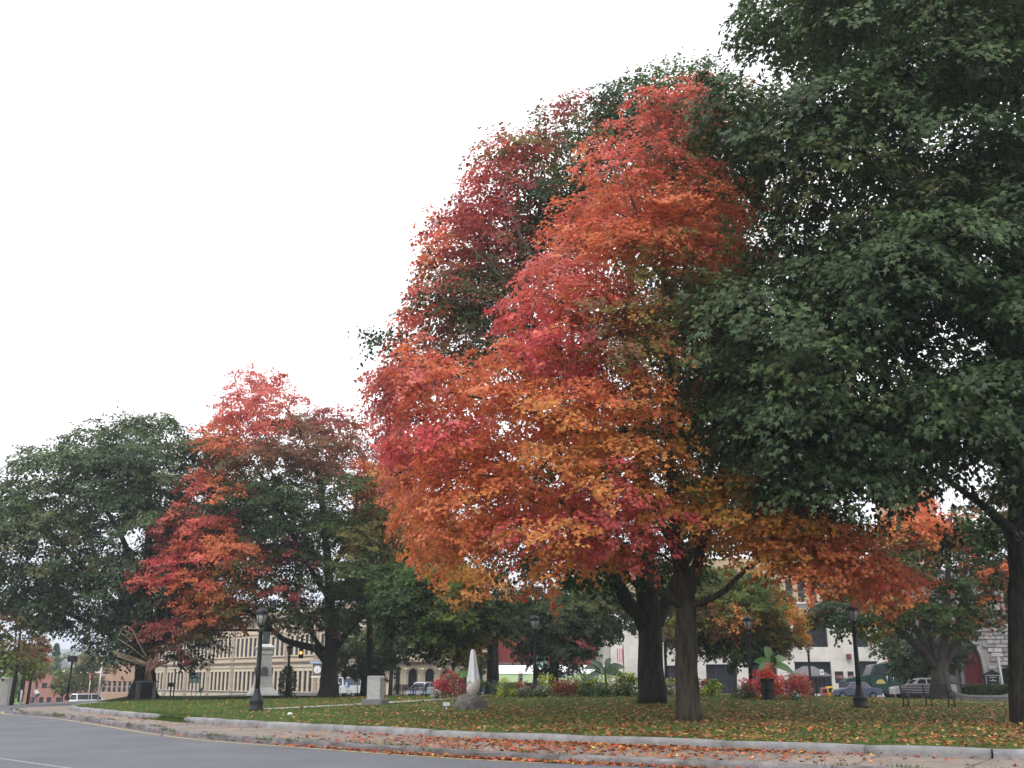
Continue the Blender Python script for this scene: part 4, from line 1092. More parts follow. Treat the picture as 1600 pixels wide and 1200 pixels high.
make_tree('oak_tree', 'broad dark green oak at the far left of the green', 'tree', 226, 84,
  [(215,634),(250,642),(300,668),(340,674),(372,712),(400,800),(385,900),(350,1000),(330,1035),(280,1048),(240,1005),(205,1052),(160,1040),(150,1015),(120,985),(60,1002),(20,962),(-60,1010),(-90,900),(-45,780),(20,722),(50,696),(90,685),(140,662),(162,652),(190,637)],
  [[(226,1090,0,.85),(226,1060,0,.66),(227,1030,0,.6),(228,990,0,.55),(230,930,.4,.42),(232,850,.6,.30),(234,760,.6,.18),(225,680,.6,.07)],
   [(226,1010,0,.4),(195,965,-.6,.32),(150,910,-1.4,.24),(95,850,-2.2,.15),(40,780,-2.6,.07)],
   [(224,1020,0,.28),(180,995,-1.4,.22),(110,960,-2.6,.15),(30,930,-3.2,.07)],
   [(230,1000,0,.4),(265,930,-.6,.3),(310,850,-1.2,.2),(345,760,-1.4,.08)],
   [(229,950,.3,.3),(200,860,1,.22),(150,770,1.4,.14),(110,710,1.4,.06)],
   [(230,1015,0,.25),(280,985,-1.4,.18),(340,950,-2.4,.09)]],
  [(200,660,'oakl'),(250,690,'oak'),(150,680,'oakl'),(300,700,'oakl'),(340,700,'oak'),(90,710,'oakl'),(40,740,'oakl'),(120,760,'oak'),(200,750,'oak'),(270,760,'oakl'),(330,780,'oak'),(20,800,'oakl'),(80,830,'ogreen'),(160,830,'oak'),(240,830,'dgreen'),(40,880,'dgreen'),(110,880,'oak'),(200,900,'dgreen'),(80,860,'ogreen'),(100,930,'dgreen'),(180,960,'dgreen'),(260,900,'oak'),(300,960,'dgreen'),(300,1020,'dgreen'),(30,950,'dgreen'),(180,1030,'oak')],
  53, spc=.88, ncl=300, clr=1.75, depth=8.5, leaf='oakk', lsize=0.232, sprays=15, per=32, bark_m=M_BARK_D, leaf_m=M_OAK, gaps=[(212,843,10),(180,830,8),(150,950,9),(170,945,7),(110,800,6),(250,790,5),(85,845,6),(105,1015,0),(140,905,6),(10,850,8),(20,875,6)], twig=0.02)

make_tree('maple_tree', 'dark green maple with yellowing edges behind the boulder sculpture', 'tree', 770, 70,
  [(610,880),(700,872),(780,895),(812,930),(800,990),(770,1010),(745,1032),(690,1042),(640,1022),(600,985),(585,925)],
  [[(770,1086,0,.42),(770,1060,0,.36),(770,1020,0,.34),(768,980,0,.3),(755,930,0,.2),(730,890,0,.1)],
   [(769,1000,0,.18),(740,965,-.6,.14),(690,940,-1.2,.09),(630,930,-1.6,.04)], [(770,990,0,.16),(790,950,.3,.1),(800,920,.4,.05)]],
  [(640,900,'green'),(700,900,'bgreen'),(760,905,'orange'),(730,915,'yelo'),(690,950,'green'),(640,960,'dgreen'),(720,985,'ygreen'),(740,1000,'ogreen'),(680,1000,'green'),(650,1015,'dgreen'),(780,950,'dgreen'),(790,990,'dgreen'),(600,940,'green'),(755,1010,'yelo')],
  59, ncl=127, clr=1.25, depth=4.6, leaf='kite', lsize=0.2, sprays=12, per=34, bark_m=M_BARK_D, twig=0.018, gaps=[(788,930,8),(800,960,8)])

make_tree('maple_tree', 'dark green maple standing behind the flower bed', 'tree', 865, 92,
  [(770,925),(850,905),(930,900),(1000,925),(1000,985),(965,1000),(925,1008),(900,1048),(850,1056),(825,1030),(785,995)],
  [[(865,1090,0,.45),(865,1060,0,.4),(866,1030,0,.37),(868,990,0,.3),(872,930,0,.15)], [(866,1010,0,.2),(900,980,-.6,.14),(950,950,-1,.07)], [(866,1005,0,.2),(835,975,-.6,.14),(800,950,-1,.07)]],
  [(800,950,'dgreen'),(850,930,'dgreen'),(900,940,'green'),(880,980,'dgreen'),(940,980,'green'),(980,950,'dgreen'),(830,1010,'dgreen'),(870,1030,'dgreen'),(900,960,'ogreen'),(960,1000,'dgreen'),(920,1000,'oak')],
  61, ncl=119, clr=1.4, depth=5, leaf='kite', lsize=0.23, sprays=12, per=34, bark_m=M_BARK_D, twig=0.02, base_z=0.2, gaps=[(850,990,6),(835,1000,5),(905,1035,4)])

make_tree('maple_tree', 'green maple turning yellow in front of the white building', 'tree', 1066, 76,
  [(1030,900),(1100,880),(1180,890),(1250,945),(1256,1000),(1220,1022),(1190,1040),(1150,1045),(1128,1020),(1100,1035),(1075,1030),(1040,990)],
  [[(1066,1090,0,.4),(1066,1050,0,.34),(1066,1020,0,.32),(1068,980,0,.28),(1080,930,0,.16),(1100,895,0,.06)], [(1066,1025,0,.18),(1090,1010,-.5,.14),(1140,985,-1.2,.1),(1200,965,-1.6,.05)], [(1066,1015,0,.14),(1045,1000,-.4,.1),(1030,980,-.6,.06)], [(1068,990,0,.16),(1120,950,.5,.1),(1170,920,.8,.05)]],
  [(1080,930,'green'),(1110,910,'ogreen'),(1100,960,'olive'),(1140,930,'ygreen'),(1140,980,'orange'),(1120,990,'brown'),(1160,1000,'green'),(1190,960,'ygreen'),(1230,980,'yelo'),(1250,960,'yel'),(1200,1000,'olive'),(1180,1025,'dgreen'),(1110,1020,'dgreen'),(1150,1030,'dgreen'),(1210,930,'green')],
  67, ncl=127, clr=1.25, depth=4.6, leaf='kite', lsize=0.2, sprays=12, per=34, bark_m=M_BARK_D, twig=0.018, gaps=[(1100,985,4),(1085,940,5)])

make_tree('maple_tree', 'pale barked maple with many stems and an orange top near the church', 'tree', 1470, 68,
  [(1385,778),(1440,765),(1490,800),(1560,748),(1640,750),(1650,950),(1592,986),(1540,978),(1500,1000),(1448,985),(1408,1018),(1375,1000),(1330,998),(1290,990),(1268,962),(1300,920),(1350,895),(1375,850)],
  [[(1468,1092,0,.55),(1468,1070,0,.48),(1468,1050,0,.44),(1470,1036,0,.4),(1474,1000,0,.26),(1480,920,0,.2),(1483,850,.2,.14),(1488,790,.2,.06)],
   [(1462,1044,0,.26),(1440,1015,-.4,.22),(1415,995,-.8,.19),(1380,960,-1.4,.13),(1340,930,-1.8,.06)],
   [(1462,1036,0,.22),(1440,1000,.2,.19),(1420,965,.4,.16),(1400,920,.6,.12),(1390,850,.6,.06)],
   [(1464,1036,0,.2),(1450,990,-.6,.17),(1430,950,-.9,.13),(1410,930,-1,.09),(1390,890,-1,.04)],
   [(1476,1040,0,.22),(1490,1010,-.2,.2),(1500,960,-.3,.17),(1505,920,-.3,.12),(1515,850,-.2,.06)],
   [(1478,1036,0,.2),(1498,1005,.3,.17),(1515,965,.5,.14),(1550,920,.7,.1),(1590,860,.8,.05)]],
  [(1420,790,'ored'),(1400,800,'red'),(1410,825,'orange'),(1440,830,'ored'),(1400,860,'ogreen'),(1420,900,'green'),(1440,940,'green'),(1350,940,'green'),(1310,960,'dgreen'),(1340,990,'green'),(1375,1000,'ygreen'),(1390,1010,'yelo'),(1440,970,'green'),(1480,900,'green'),(1520,950,'green'),(1560,970,'ogreen'),(1590,920,'ored'),(1580,780,'brown'),(1560,800,'green'),(1540,870,'green'),(1600,860,'green'),(1400,925,'orange'),(1320,920,'brown'),(1550,985,'orange')],
  71, ncl=161, clr=1.15, depth=5, leaf='kite', lsize=0.19, sprays=12, per=32, bark_m=M_BARK_P, twig=0.018, gaps=[(1460,880,12),(1370,860,8),(1460,775,10),(1465,900,10),(1510,895,8)])

make_tree('small_tree', 'small green tree beside the slim orange maple trunk', 'tree', 568, 98,
  [(560,985),(600,978),(628,1005),(632,1040),(610,1052),(585,1060),(550,1065),(530,1050),(525,1015),(540,995)],
  [[(568,1092,0,.26),(568,1070,0,.22),(567,1058,0,.2),(560,1035,0,.12),(556,1005,0,.05)], [(568,1062,0,.14),(585,1035,-.3,.1),(600,1005,-.5,.04)]],
  [(560,1000,'green'),(590,1000,'ygreen'),(610,1020,'dgreen'),(550,1030,'oak'),(580,1040,'oak'),(620,1040,'dgreen'),(545,1050,'dgreen')],
  73, ncl=40, clr=1.1, depth=3, leaf='kite', lsize=0.27, sprays=10, per=20, bark_m=M_BARK_D, base_z=0.1, twig=0.018)

make_tree('holly_tree', 'dense dark evergreen tree beside the church door', 'tree', 1428, 80,
  [(1410,990),(1440,982),(1485,985),(1508,1000),(1512,1020),(1500,1040),(1480,1050),(1450,1064),(1420,1064),(1402,1050),(1398,1015)],
  [[(1428,1090,0,.3),(1428,1060,0,.25),(1430,1030,0,.16),(1432,1000,0,.06)], [(1428,1055,0,.12),(1470,1035,-.3,.08),(1505,1015,-.5,.04)]],
  [(1400,1010,'dgreen'),(1440,1000,'dgreen'),(1490,1000,'oak'),(1420,1040,'dgreen'),(1510,1030,'dgreen'),(1460,1030,'dgreen')],
  79, ncl=45, clr=1.05, depth=2.6, leaf='kite', lsize=0.2, sprays=12, per=24, bark_m=M_BARK_D, leaf_m=M_OAK, base_z=0.4, twig=0.018, light=.8)
# ------------------------------------------------------------------ grass blades, fallen leaves
rg = np.random.default_rng(101)
K2a = np.array([(p.x, p.y) for p in K2c]); o_ = np.argsort(K2a[:, 0]); 
front = K2a[(K2a[:, 1] < 66)]; front = front[np.argsort(front[:, 0])]
def behind_edge(x, y, off=0.42):
    return y > np.interp(x, front[:, 0], front[:, 1]) + off * 1.35
lz = np.vectorize(lawn_z)
n = 185000
Yg = 22 * (72 / 22.0) ** rg.random(n); Xg = rg.uniform(-0.49, 0.49, n) * Yg
k = behind_edge(Xg, Yg, 0.30) & (Xg > -24); Xg, Yg = Xg[k], Yg[k]; n = len(Xg)
gz = lz(Xg, Yg)
pn = 0.5 + 0.5 * np.sin(Xg * 1.3 + 2 * np.sin(Yg * .7)) * np.cos(Yg * .9 + np.sin(Xg * .5))
col = np.array([0.096, 0.162, 0.032]) * (0.7 + 0.6 * pn)[:, None] * np.exp(rg.normal(0, .25, (n, 1))) * np.exp(rg.normal(0, .1, (n, 3)))
dry = rg.random(n) < .10; col[dry] = np.array([.16, .15, .05]) * np.exp(rg.normal(0, .2, (dry.sum(), 1)))
tip = np.stack([rg.normal(0, .45, n), rg.normal(0, .45, n), np.ones(n)], 1)
g = leaf_mesh('grass', 'blade', np.stack([Xg, Yg, gz - .01], 1), rg.normal(size=(n, 3)) * np.array([1, 1, .2]), tip, rg.uniform(.04, .085, n) * (Yg / 30) ** .6, np.clip(col, .01, .5), M_GRASS)
tag(g, 'mown green grass blades of the lawn', 'grass', kind='stuff')
# tufts of grass in the pavement joints, along the kerb and in the break of the edging
pts = []
rs = random.Random(12)
for _ in range(90):
    i = rs.randrange(5, len(K1c) - 60)
    if K1c[i].y > 60: continue
    p = K1c[i] + N1[i] * (rs.choice([.27, .29, .3, -.02]) + rs.gauss(0, .03))
    m = rs.randrange(12, 45)
    for _ in range(m):
        tvec = (K1c[i+1] - K1c[i]).normalized()
        q = p + tvec * rs.gauss(0, .22) + N1[i] * rs.gauss(0, .04)
        pts.append((q.x, q.y, .10))
for _ in range(2600):
    x = rs.uniform(gapa - .6, gapb + .6); y0 = float(np.interp(x, front[:, 0], front[:, 1]))
    t = rs.random(); pts.append((x, y0 - .1 + t * 1.2, .12 + .2 * min(1, t * 1.4)))
pts = np.array(pts); n = len(pts)
col = np.array([.07, .11, .025]) * np.exp(rg.normal(0, .3, (n, 1)))
g2 = leaf_mesh('verge_grass', 'blade', pts, rg.normal(size=(n, 3)) * np.array([1, 1, .2]), np.stack([rg.normal(0, .5, n), rg.normal(0, .5, n), np.ones(n)], 1), rg.uniform(.06, .14, n), np.clip(col, .01, .5), M_GRASS)
tag(g2, 'tufts of grass growing in the kerb and pavement joints', 'grass', kind='stuff')
# bank of soil and grass behind the break in the edging
bk = MB(); vs = []
for x in np.linspace(gapa - 1.2, gapb + 1.2, 14):
    y0 = float(np.interp(x, front[:, 0], front[:, 1]))
    vs += [(x, y0 - .05, .13), (x, y0 + .5, .23), (x, y0 + 1.1, .325)]
bk.add(vs, [(3*i+k, 3*i+3+k, 3*i+4+k, 3*i+1+k) for i in range(13) for k in range(2)], True)
bk.build('lawn_bank', M_GROUNDGRASS, fix=True, kind='structure')

LC = np.array([(.30, .12, .04), (.42, .25, .07), (.26, .15, .07), (.36, .07, .045), (.17, .085, .045), (.48, .32, .12), (.38, .15, .05)])
def litter(name, label, pos, pr, size, seed, tilt=.35):
    r2 = np.random.default_rng(seed); n = len(pos)
    col = LC[r2.choice(len(LC), n, p=pr)] * np.exp(r2.normal(0, .25, (n, 1)))
    nrm = np.stack([r2.normal(0, tilt, n), r2.normal(0, tilt, n), np.ones(n)], 1)
    o = leaf_mesh(name, 'maple', pos, nrm, np.stack([r2.normal(size=n), r2.normal(size=n), r2.normal(0, .2, n)], 1), size * r2.uniform(.6, 1.25, n), np.clip(col, .01, .7), M_LITTER)
    return tag(o, label, 'leaves', kind='stuff')
n = 185000
Yl = rg.uniform(21.5, 88, n); Xl = rg.uniform(-0.5, 0.5, n) * Yl * 1.0
def ss(a, b, x):
    t = np.clip((x - a) / (b - a), 0, 1); return t * t * (3 - 2 * t)
wav = .65 + .35 * np.sin(Xl * .9 + 1.7 * np.sin(Yl * .5)) * np.sin(Yl * .8 + Xl * .3)
dens = .035 + .38 * ss(-9, 2.5, Xl) * ss(58, 40, Yl) * wav + .05 * ss(-16, -6, Xl) * ss(90, 50, Yl)
dens *= np.minimum(1, Yl / 30)
k = (rg.random(n) < dens) & behind_edge(Xl, Yl, .3) & (Xl > -24); Xl, Yl = Xl[k], Yl[k]
litter('lawn_leaf_litter', 'brown and yellow fallen leaves strewn over the lawn', np.stack([Xl, Yl, lz(Xl, Yl) + rg.uniform(.015, .07, len(Xl))], 1), (.22, .10, .23, .10, .23, .04, .08), .115, 5)
ps = []
for i in range(len(K1c) - 2):
    p = K1c[i]
    wgt = math.exp(-((p.x - 0.2) / 4.2) ** 2)
    m = int(125 * wgt + 2.5 * (p.y < 50) + rs.random())
    for _ in range(m):
        a, c = K1c[i].lerp(K1c[i+1], rs.random()), None
        nn = N1[i]; j = near_on(K2c, a); wd = (K2c[j] - a).dot(nn)
        r_ = rs.random()
        if r_ < .30: q, z = a - nn * abs(rs.gauss(0, .17)), .012
        elif r_ < .58: q, z = a + nn * (wd - abs(rs.gauss(0, .35))), .145
        else: q, z = a + nn * rs.uniform(.28, max(.4, wd - .02)), .145
        if z > .1 and (q - a).dot(nn) < .26: z = .165
        ps.append((q.x, q.y, z + rs.uniform(.005, .03)))
litter('pavement_leaf_litter', 'red and orange fallen leaves along the pavement and gutter', np.array(ps), (.26, .05, .1, .36, .13, .02, .08), .12, 6, .3)
# ------------------------------------------------------------------ far trees, left
FT = [('autumn_tree', 'olive and rust tree at the far left edge of the picture', 22, 112, 11.0, 7.5, ('olive','ogreen','brown','ygreen'), .34, 5200, False),
      ('autumn_tree', 'thin rust leaved tree leaning over the far left road', 47, 120, 8.4, 4.2, ('brown','olive','dred'), .32, 1900, False),
      ('far_tree', 'dark pointed conifer above the salmon brick roof', 83, 300, 17, 7.5, ('dgreen','oak'), .8, 1500, True),
      ('far_tree', 'round yellow tree beside the square headed lamp post', 138, 262, 14.5, 8.0, ('ygreen','yel','olive'), .7, 1800, False),
      ('far_tree', 'yellow green tree behind the salmon brick roof, left of the conifer', 66, 280, 13.5, 8, ('ygreen','olive','bgreen'), .7, 1500, False),
      ('far_tree', 'pale orange tree beyond the salmon brick roof at left', 58, 330, 19, 10, ('orange','brown','olive'), .8, 1400, False),
      ('far_tree', 'tall dark brown conifer left of the round yellow tree', 128, 310, 19.5, 7, ('brown','dgreen'), .8, 1400, True),
      ('far_tree', 'broad olive tree far behind the white house', 100, 360, 17.5, 13, ('olive','ogreen','ygreen'), .9, 1500, False),
      ('far_tree', 'low lime green tree just above the brick roof edge', 145, 240, 10.2, 7, ('lime','ygreen'), .6, 1300, False),
      ('far_tree', 'dark green tree under the left oak crown', 165, 330, 17.5, 11, ('dgreen','green'), .9, 1400, False),
      ('far_tree', 'grey green tree beyond the pinkish tan brick building', 195, 320, 17, 12, ('oak','ogreen'), .9, 1400, False),
      ('far_tree', 'dark bushy tree before the salmon brick wall, right end', 142, 170, 7.6, 7.5, ('ogreen','olive','dgreen'), .45, 1900, False),
      ('far_tree', 'low green bush tree before the lowest brick windows', 100, 160, 5.0, 5.0, ('ogreen','green','ygreen'), .4, 1300, False),
      ('far_tree', 'bright green sapling by the grey gate pillar', 22, 150, 5.8, 3.0, ('bgreen','ygreen'), .35, 900, False)]
for i, (nm, lb, px, Y, H, W, cs, ls, n, cf) in enumerate(FT):
    simple_tree(nm, lb, px, Y, ground_z(X_at(px, Y), Y) - .1, H, W, cs, 200 + i, ls, n, conif=cf, z0=.16)
simple_tree('background_tree', 'dark green street tree between shop row and sandstone bank', 745, 128, -.1, 9.5, 7, ('dgreen','green'), 231, .35, 2600)
simple_tree('background_tree', 'dark street tree in front of the maroon wall, right end', 1000, 130, -.1, 12, 9, ('dgreen','oak'), 232, .38, 2800)
simple_tree('background_tree', 'green street tree behind the small granite pillar', 610, 122, -.1, 11.5, 8, ('green','dgreen','ogreen'), 233, .36, 2800)
simple_tree('background_tree', 'green tree between white office and church', 1400, 108, -.1, 12, 8, ('green','dgreen','ogreen'), 234, .36, 2600)

# ------------------------------------------------------------------ shrubs, flowers and hedges
M_PLANT = M_MAPLE
def bush(name, label, cat, px, Y, w, h, cols, seed, n=900, ls=.10, group=None, flowers=None, d=None, zoff=0.0):
    rg = np.random.default_rng(seed); x = X_at(px, Y); z = lawn_z(x, Y) - .02 + zoff
    root = empty(name, (x, Y, z), 0, label, cat, group); d = d or w * .7
    k = max(6, int(n / 45)); c = rg.uniform(-1, 1, (k, 3)); c[:, 2] = rg.uniform(.15, .8, k)
    rr = np.hypot(c[:, 0], c[:, 1]); c[:, :2] /= np.maximum(1, rr / .9)[:, None]; c[:, 2] *= 1.05 - .45 * np.minimum(rr, 1) ** 2
    ctr = c * np.array([w/2 * .82, d/2 * .82, h]); cr = rg.uniform(.16, .28, k) * min(w, h * 1.3)
    i = rg.integers(0, k, n); v = unit(rg.normal(size=(n, 3))); v[:, 2] = np.where(rg.random(n) < .75, np.abs(v[:, 2]), v[:, 2])
    pos = ctr[i] + v * (cr[i] * rg.uniform(.6, 1.1, n))[:, None]; pos[:, 2] = np.clip(pos[:, 2], .02, h * 1.06)
    cs = np.array([C[q] for q in cols]); cc = cs[rg.integers(0, len(cs), k)]
    f = leaf_mesh('foliage', 'kite', pos, unit(v + np.array([0,0,.5]) + rg.normal(0,.4,(n,3))), v * .8 + rg.normal(0,.5,(n,3)) + np.array([0,0,.2]), ls * rg.uniform(.6,1.4,n), np.clip(cc[i] * np.exp(rg.normal(0,.22,(n,1))), .01, .8), M_PLANT, root)
    f['kind'] = 'stuff'
    if flowers:
        m = int(n * .22); j = rg.integers(0, n, m); p2 = pos[j] + v[j] * .04 + np.array([0, 0, .03])
        q = leaf_mesh('blossom', 'kite', p2, unit(v[j] + np.array([0,-.6,.8])), rg.normal(size=(m,3)), ls * .8 * rg.uniform(.6,1.3,m), np.array(C[flowers])[None] * np.exp(rg.normal(0,.15,(m,1))), M_PLANT, root); q['kind'] = 'stuff'
    b = MB()
    for t in range(7): b.tube([(rg.normal(0,.06)*w, rg.normal(0,.06)*d, -.03), tuple(ctr[t % k]*np.array([.6,.6,.7])), tuple(ctr[t % k])], [.014,.010,.006], 4, cap=False)
    b.build('stems', M_BARK, root, kind='stuff')
    return root
BU = [('red_flowers', 'bushy crimson flowers beside the boulder sculpture', 'flowers', 706, 57, 1.96, 1.40, ('mag','dred','mag','green'), 1500, .10, None),
      ('green_shrub', 'low dark green plants behind the boulder', 'shrub', 752, 58.5, 1.23, 1.16, ('dgreen','green'), 700, .10, None),
      ('white_flowers', 'small white flowers left of the crimson flower bush', 'flowers', 680, 56.2, 0.67, 0.51, ('green','white'), 300, .07, 'white'),
      ('lime_shrub', 'lime green shrub at the left end of the flower bed', 'shrub', 791, 57, 1.12, 1.04, ('lime','ygreen','lime'), 900, .09, None),
      ('rust_coleus', 'rusty pink foliage plant beside the leftmost lime shrub', 'flowers', 817, 57.6, 1.29, 1.00, ('rust','rust','brown'), 800, .10, None),
      ('lime_shrub', 'lime green shrub under the green direction signs', 'shrub', 851, 58, 1.29, 1.20, ('lime','ygreen'), 900, .09, None),
      ('rust_coleus', 'large rust red foliage plant mid flower bed', 'flowers', 882, 57.2, 1.51, 1.22, ('rust','brown','dred'), 1100, .10, None),
      ('lime_shrub', 'broad lime green shrub left of the banana plant', 'shrub', 918, 58.4, 1.46, 1.34, ('lime','ygreen','bgreen'), 1100, .09, None),
      ('lime_shrub', 'tall yellow green shrub right of the banana plant', 'shrub', 970, 57.6, 1.79, 1.49, ('ygreen','bgreen','lime'), 1500, .10, None),
      ('white_flowers', 'white flowers at the front of the bed, left half', 'flowers', 822, 56.2, 1.06, 0.55, ('green','grey'), 500, .07, 'cream'),
      ('white_flowers', 'white flowers before the large rust red plant', 'flowers', 850, 56.3, 1.12, 0.67, ('green','grey'), 550, .07, 'cream'),
      ('green_shrub', 'low green edging plants before the banana plant', 'shrub', 930, 56.0, 2.46, 0.55, ('green','dgreen','bgreen'), 1300, .08, None),
      ('green_shrub', 'low green edging plants beside the thick dark trunk', 'shrub', 980, 56.0, 1.57, 0.61, ('green','dgreen'), 800, .08, None),
      ('lime_shrub', 'lime shrub between the two nearest maple trunks', 'shrub', 1047, 58, 1.01, 1.28, ('lime','ygreen'), 700, .09, 'white'),
      ('lime_shrub', 'lime shrub just right of the nearest maple trunk', 'shrub', 1108, 57.5, 1.18, 1.12, ('lime','bgreen','ygreen'), 900, .09, None),
      ('wine_plant', 'dark wine red plant behind the lime shrub right of the trunk', 'flowers', 1096, 58.6, 0.84, 1.22, ('wine','dred'), 500, .10, None),
      ('red_coleus', 'scarlet foliage plant behind the black bin', 'flowers', 1198, 54.5, 1.68, 1.73, ('scar','red','scar'), 1700, .11, None),
      ('red_coleus', 'wide rusty red foliage plant right of the black bin', 'flowers', 1240, 54.8, 1.79, 1.40, ('dred','rust','crim'), 1700, .10, None),
      ('pink_coleus', 'magenta spiky plant left of the scarlet one', 'flowers', 1168, 55.5, 0.78, 1.40, ('mag','pink'), 500, .12, None),
      ('green_shrub', 'rounded dark green box shrub left of the black bin', 'shrub', 1160, 53.5, 1.29, 0.76, ('dgreen','green'), 1000, .07, None),
      ('white_flowers', 'white flowers at the foot of the red plants', 'flowers', 1236, 53.2, 0.90, 0.37, ('green','grey'), 350, .07, 'white')]
for i, (nm, lb, ct, px, Y, w, h, cs, n, ls, fl_) in enumerate(BU): bush(nm, lb, ct, px, Y, w, h, cs, 300 + i, n, ls, None, fl_)
# blue salvia spikes
for i, px in enumerate((884, 908, 932)):
    rg = np.random.default_rng(500 + i); x = X_at(px, 59.6); z = lawn_z(x, 59.6)
    n = 260; a = rg.integers(0, 9, n); t = rg.random(n)
    bx_ = rg.uniform(-.28, .28, 9); by_ = rg.uniform(-.2, .2, 9); hh = rg.uniform(1.2, 1.75, 9)
    pos = np.stack([bx_[a] * (1 + .2*t) + rg.normal(0,.03,n), by_[a] + rg.normal(0,.03,n), hh[a] * t], 1)
    col = np.where((t > .62)[:, None], np.array(C['blue']), np.array(C['grey'])) * np.exp(rg.normal(0,.2,(n,1)))
    o = leaf_mesh('salvia_plant', 'kite', pos, rg.normal(size=(n,3)) + np.array([0,0,.5]), rg.normal(size=(n,3)) + np.array([0,0,.8]), .10 * (1.2 - .6*t) * 1.2, np.clip(col,.01,.6), M_PLANT)
    o.location = (x, 59.6, z); tag(o, 'grey salvia spikes, %s clump behind the lime shrubs' % ('leftmost', 'middle', 'rightmost')[i], 'flowers', 'salvia spikes in the flower bed', 'stuff')
# banana plants with long paddle leaves, each leaf a part
def banana(px, Y, hgt, leaves, seed, label, tint):
    rs = random.Random(seed); x = X_at(px, Y); root = empty('banana_plant', (x, Y, lawn_z(x, Y) - .02), 0, label, 'plant')
    b = MB(); b.tube([(0,0,-.05),(.02,0,hgt*.5),(0,0,hgt)], [.085,.07,.045], 8); b.build('stem', mat('banana_stem', (.10,.15,.04), .6, .3, var=.3, scale=6), root)
    m = mat('banana_leaf_%s' % tint, {'bright': (.06,.14,.03), 'blue': (.055,.10,.055)}[tint], .4, .45, var=.25, scale=5)
    for (az, el, ln, wd) in leaves:
        b = MB(); vs = []; N = 9; roll = R(rs.uniform(40, 62)) * (1 if math.cos(R(az)) > 0 else -1); wd *= 1.35
        dx_, dy_ = math.cos(R(az)), math.sin(R(az))
        for i in range(N + 1):
            t = i / N; r_ = ln * t; zz = ln * (math.sin(R(el)) * t - .55 * t * t * math.cos(R(el)))
            rr = r_ * math.cos(R(el) * (1 - .4*t)); w = wd * math.sin(math.pi * min(1, t*.93 + .07)) ** .7
            for s, up in ((-1, .0), (0, 0), (1, .0)):
                ro = roll; vs.append((dx_*rr - dy_*s*w*math.cos(ro), dy_*rr + dx_*s*w*math.cos(ro), hgt*.93 + zz + s*w*math.sin(ro) + (.25*w if s else 0) + rs.uniform(-.02,.02)))
        b.add(vs, [(3*i+k, 3*i+k+1, 3*i+k+4, 3*i+k+3) for i in range(N) for k in range(2)], True); b.build('leaf', m, root)
    return root
banana(946, 57.5, 1.25, [(170,38,1.25,.16),(150,58,1.1,.15),(20,40,1.25,.17),(-10,15,1.1,.16),(200,10,1.15,.16),(60,70,1.0,.15),(250,30,.9,.15)], 1, 'banana plant with drooping paddle leaves above the flower bed', 'blue')
banana(1208, 56.5, 1.7, [(160,40,1.0,.17),(100,75,1.2,.18),(30,45,1.2,.18),(-20,10,1.1,.17),(200,15,.9,.16),(270,50,1.0,.17)], 2, 'bright green banana plant above the scarlet flowers', 'bright')
banana(712, 59.0, 1.05, [(170,20,1.0,.16),(20,40,1.0,.17),(80,60,.9,.16),(220,30,.9,.15),(300,35,.9,.15)], 3, 'green banana plant behind the crimson flowers', 'bright')
def hedge(label, x0, x1, y0, y1, z0, z1, seed, n, cols=('dgreen','green'), ls=.1):
    rg = np.random.default_rng(seed); root = empty('hedge', ((x0+x1)/2, y0, z0), 0, label, 'hedge')
    pos = np.stack([rg.uniform(x0,x1,n), rg.uniform(y0,y1,n), rg.uniform(z0,z1,n)], 1)
    f = rg.integers(0, 3, n); pos[f == 0, 1] = y0 + rg.normal(0,.04,(f==0).sum()); pos[f == 1, 2] = z1 + rg.normal(0,.035,(f==1).sum())
    nn = np.zeros((n,3)); nn[f==0,1] = -1; nn[f==1,2] = 1; nn[f==2,2] = .5
    cs = np.array([C[c] for c in cols]); col = cs[rg.integers(0,len(cs),n)] * np.exp(rg.normal(0,.25,(n,1)))
    lf_ = leaf_mesh('foliage', 'kite', pos - np.array(root.location), nn + rg.normal(0,.45,(n,3)), rg.normal(size=(n,3)), ls*rg.uniform(.6,1.3,n), np.clip(col,.01,.6), M_OAK, root); lf_['kind'] = 'stuff'
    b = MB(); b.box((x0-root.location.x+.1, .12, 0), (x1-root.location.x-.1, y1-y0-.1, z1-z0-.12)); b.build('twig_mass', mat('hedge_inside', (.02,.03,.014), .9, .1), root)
hedge('clipped dark hedge along the low church wall', X_at(1500,70), X_at(1640,70), 69.2, 70.4, .45, 1.32, 41, 5200)
hedge('taller dark hedge against the church wall at the right edge', X_at(1568,77), X_at(1680,77), 76.0, 77.4, .4, 2.55, 42, 5200)

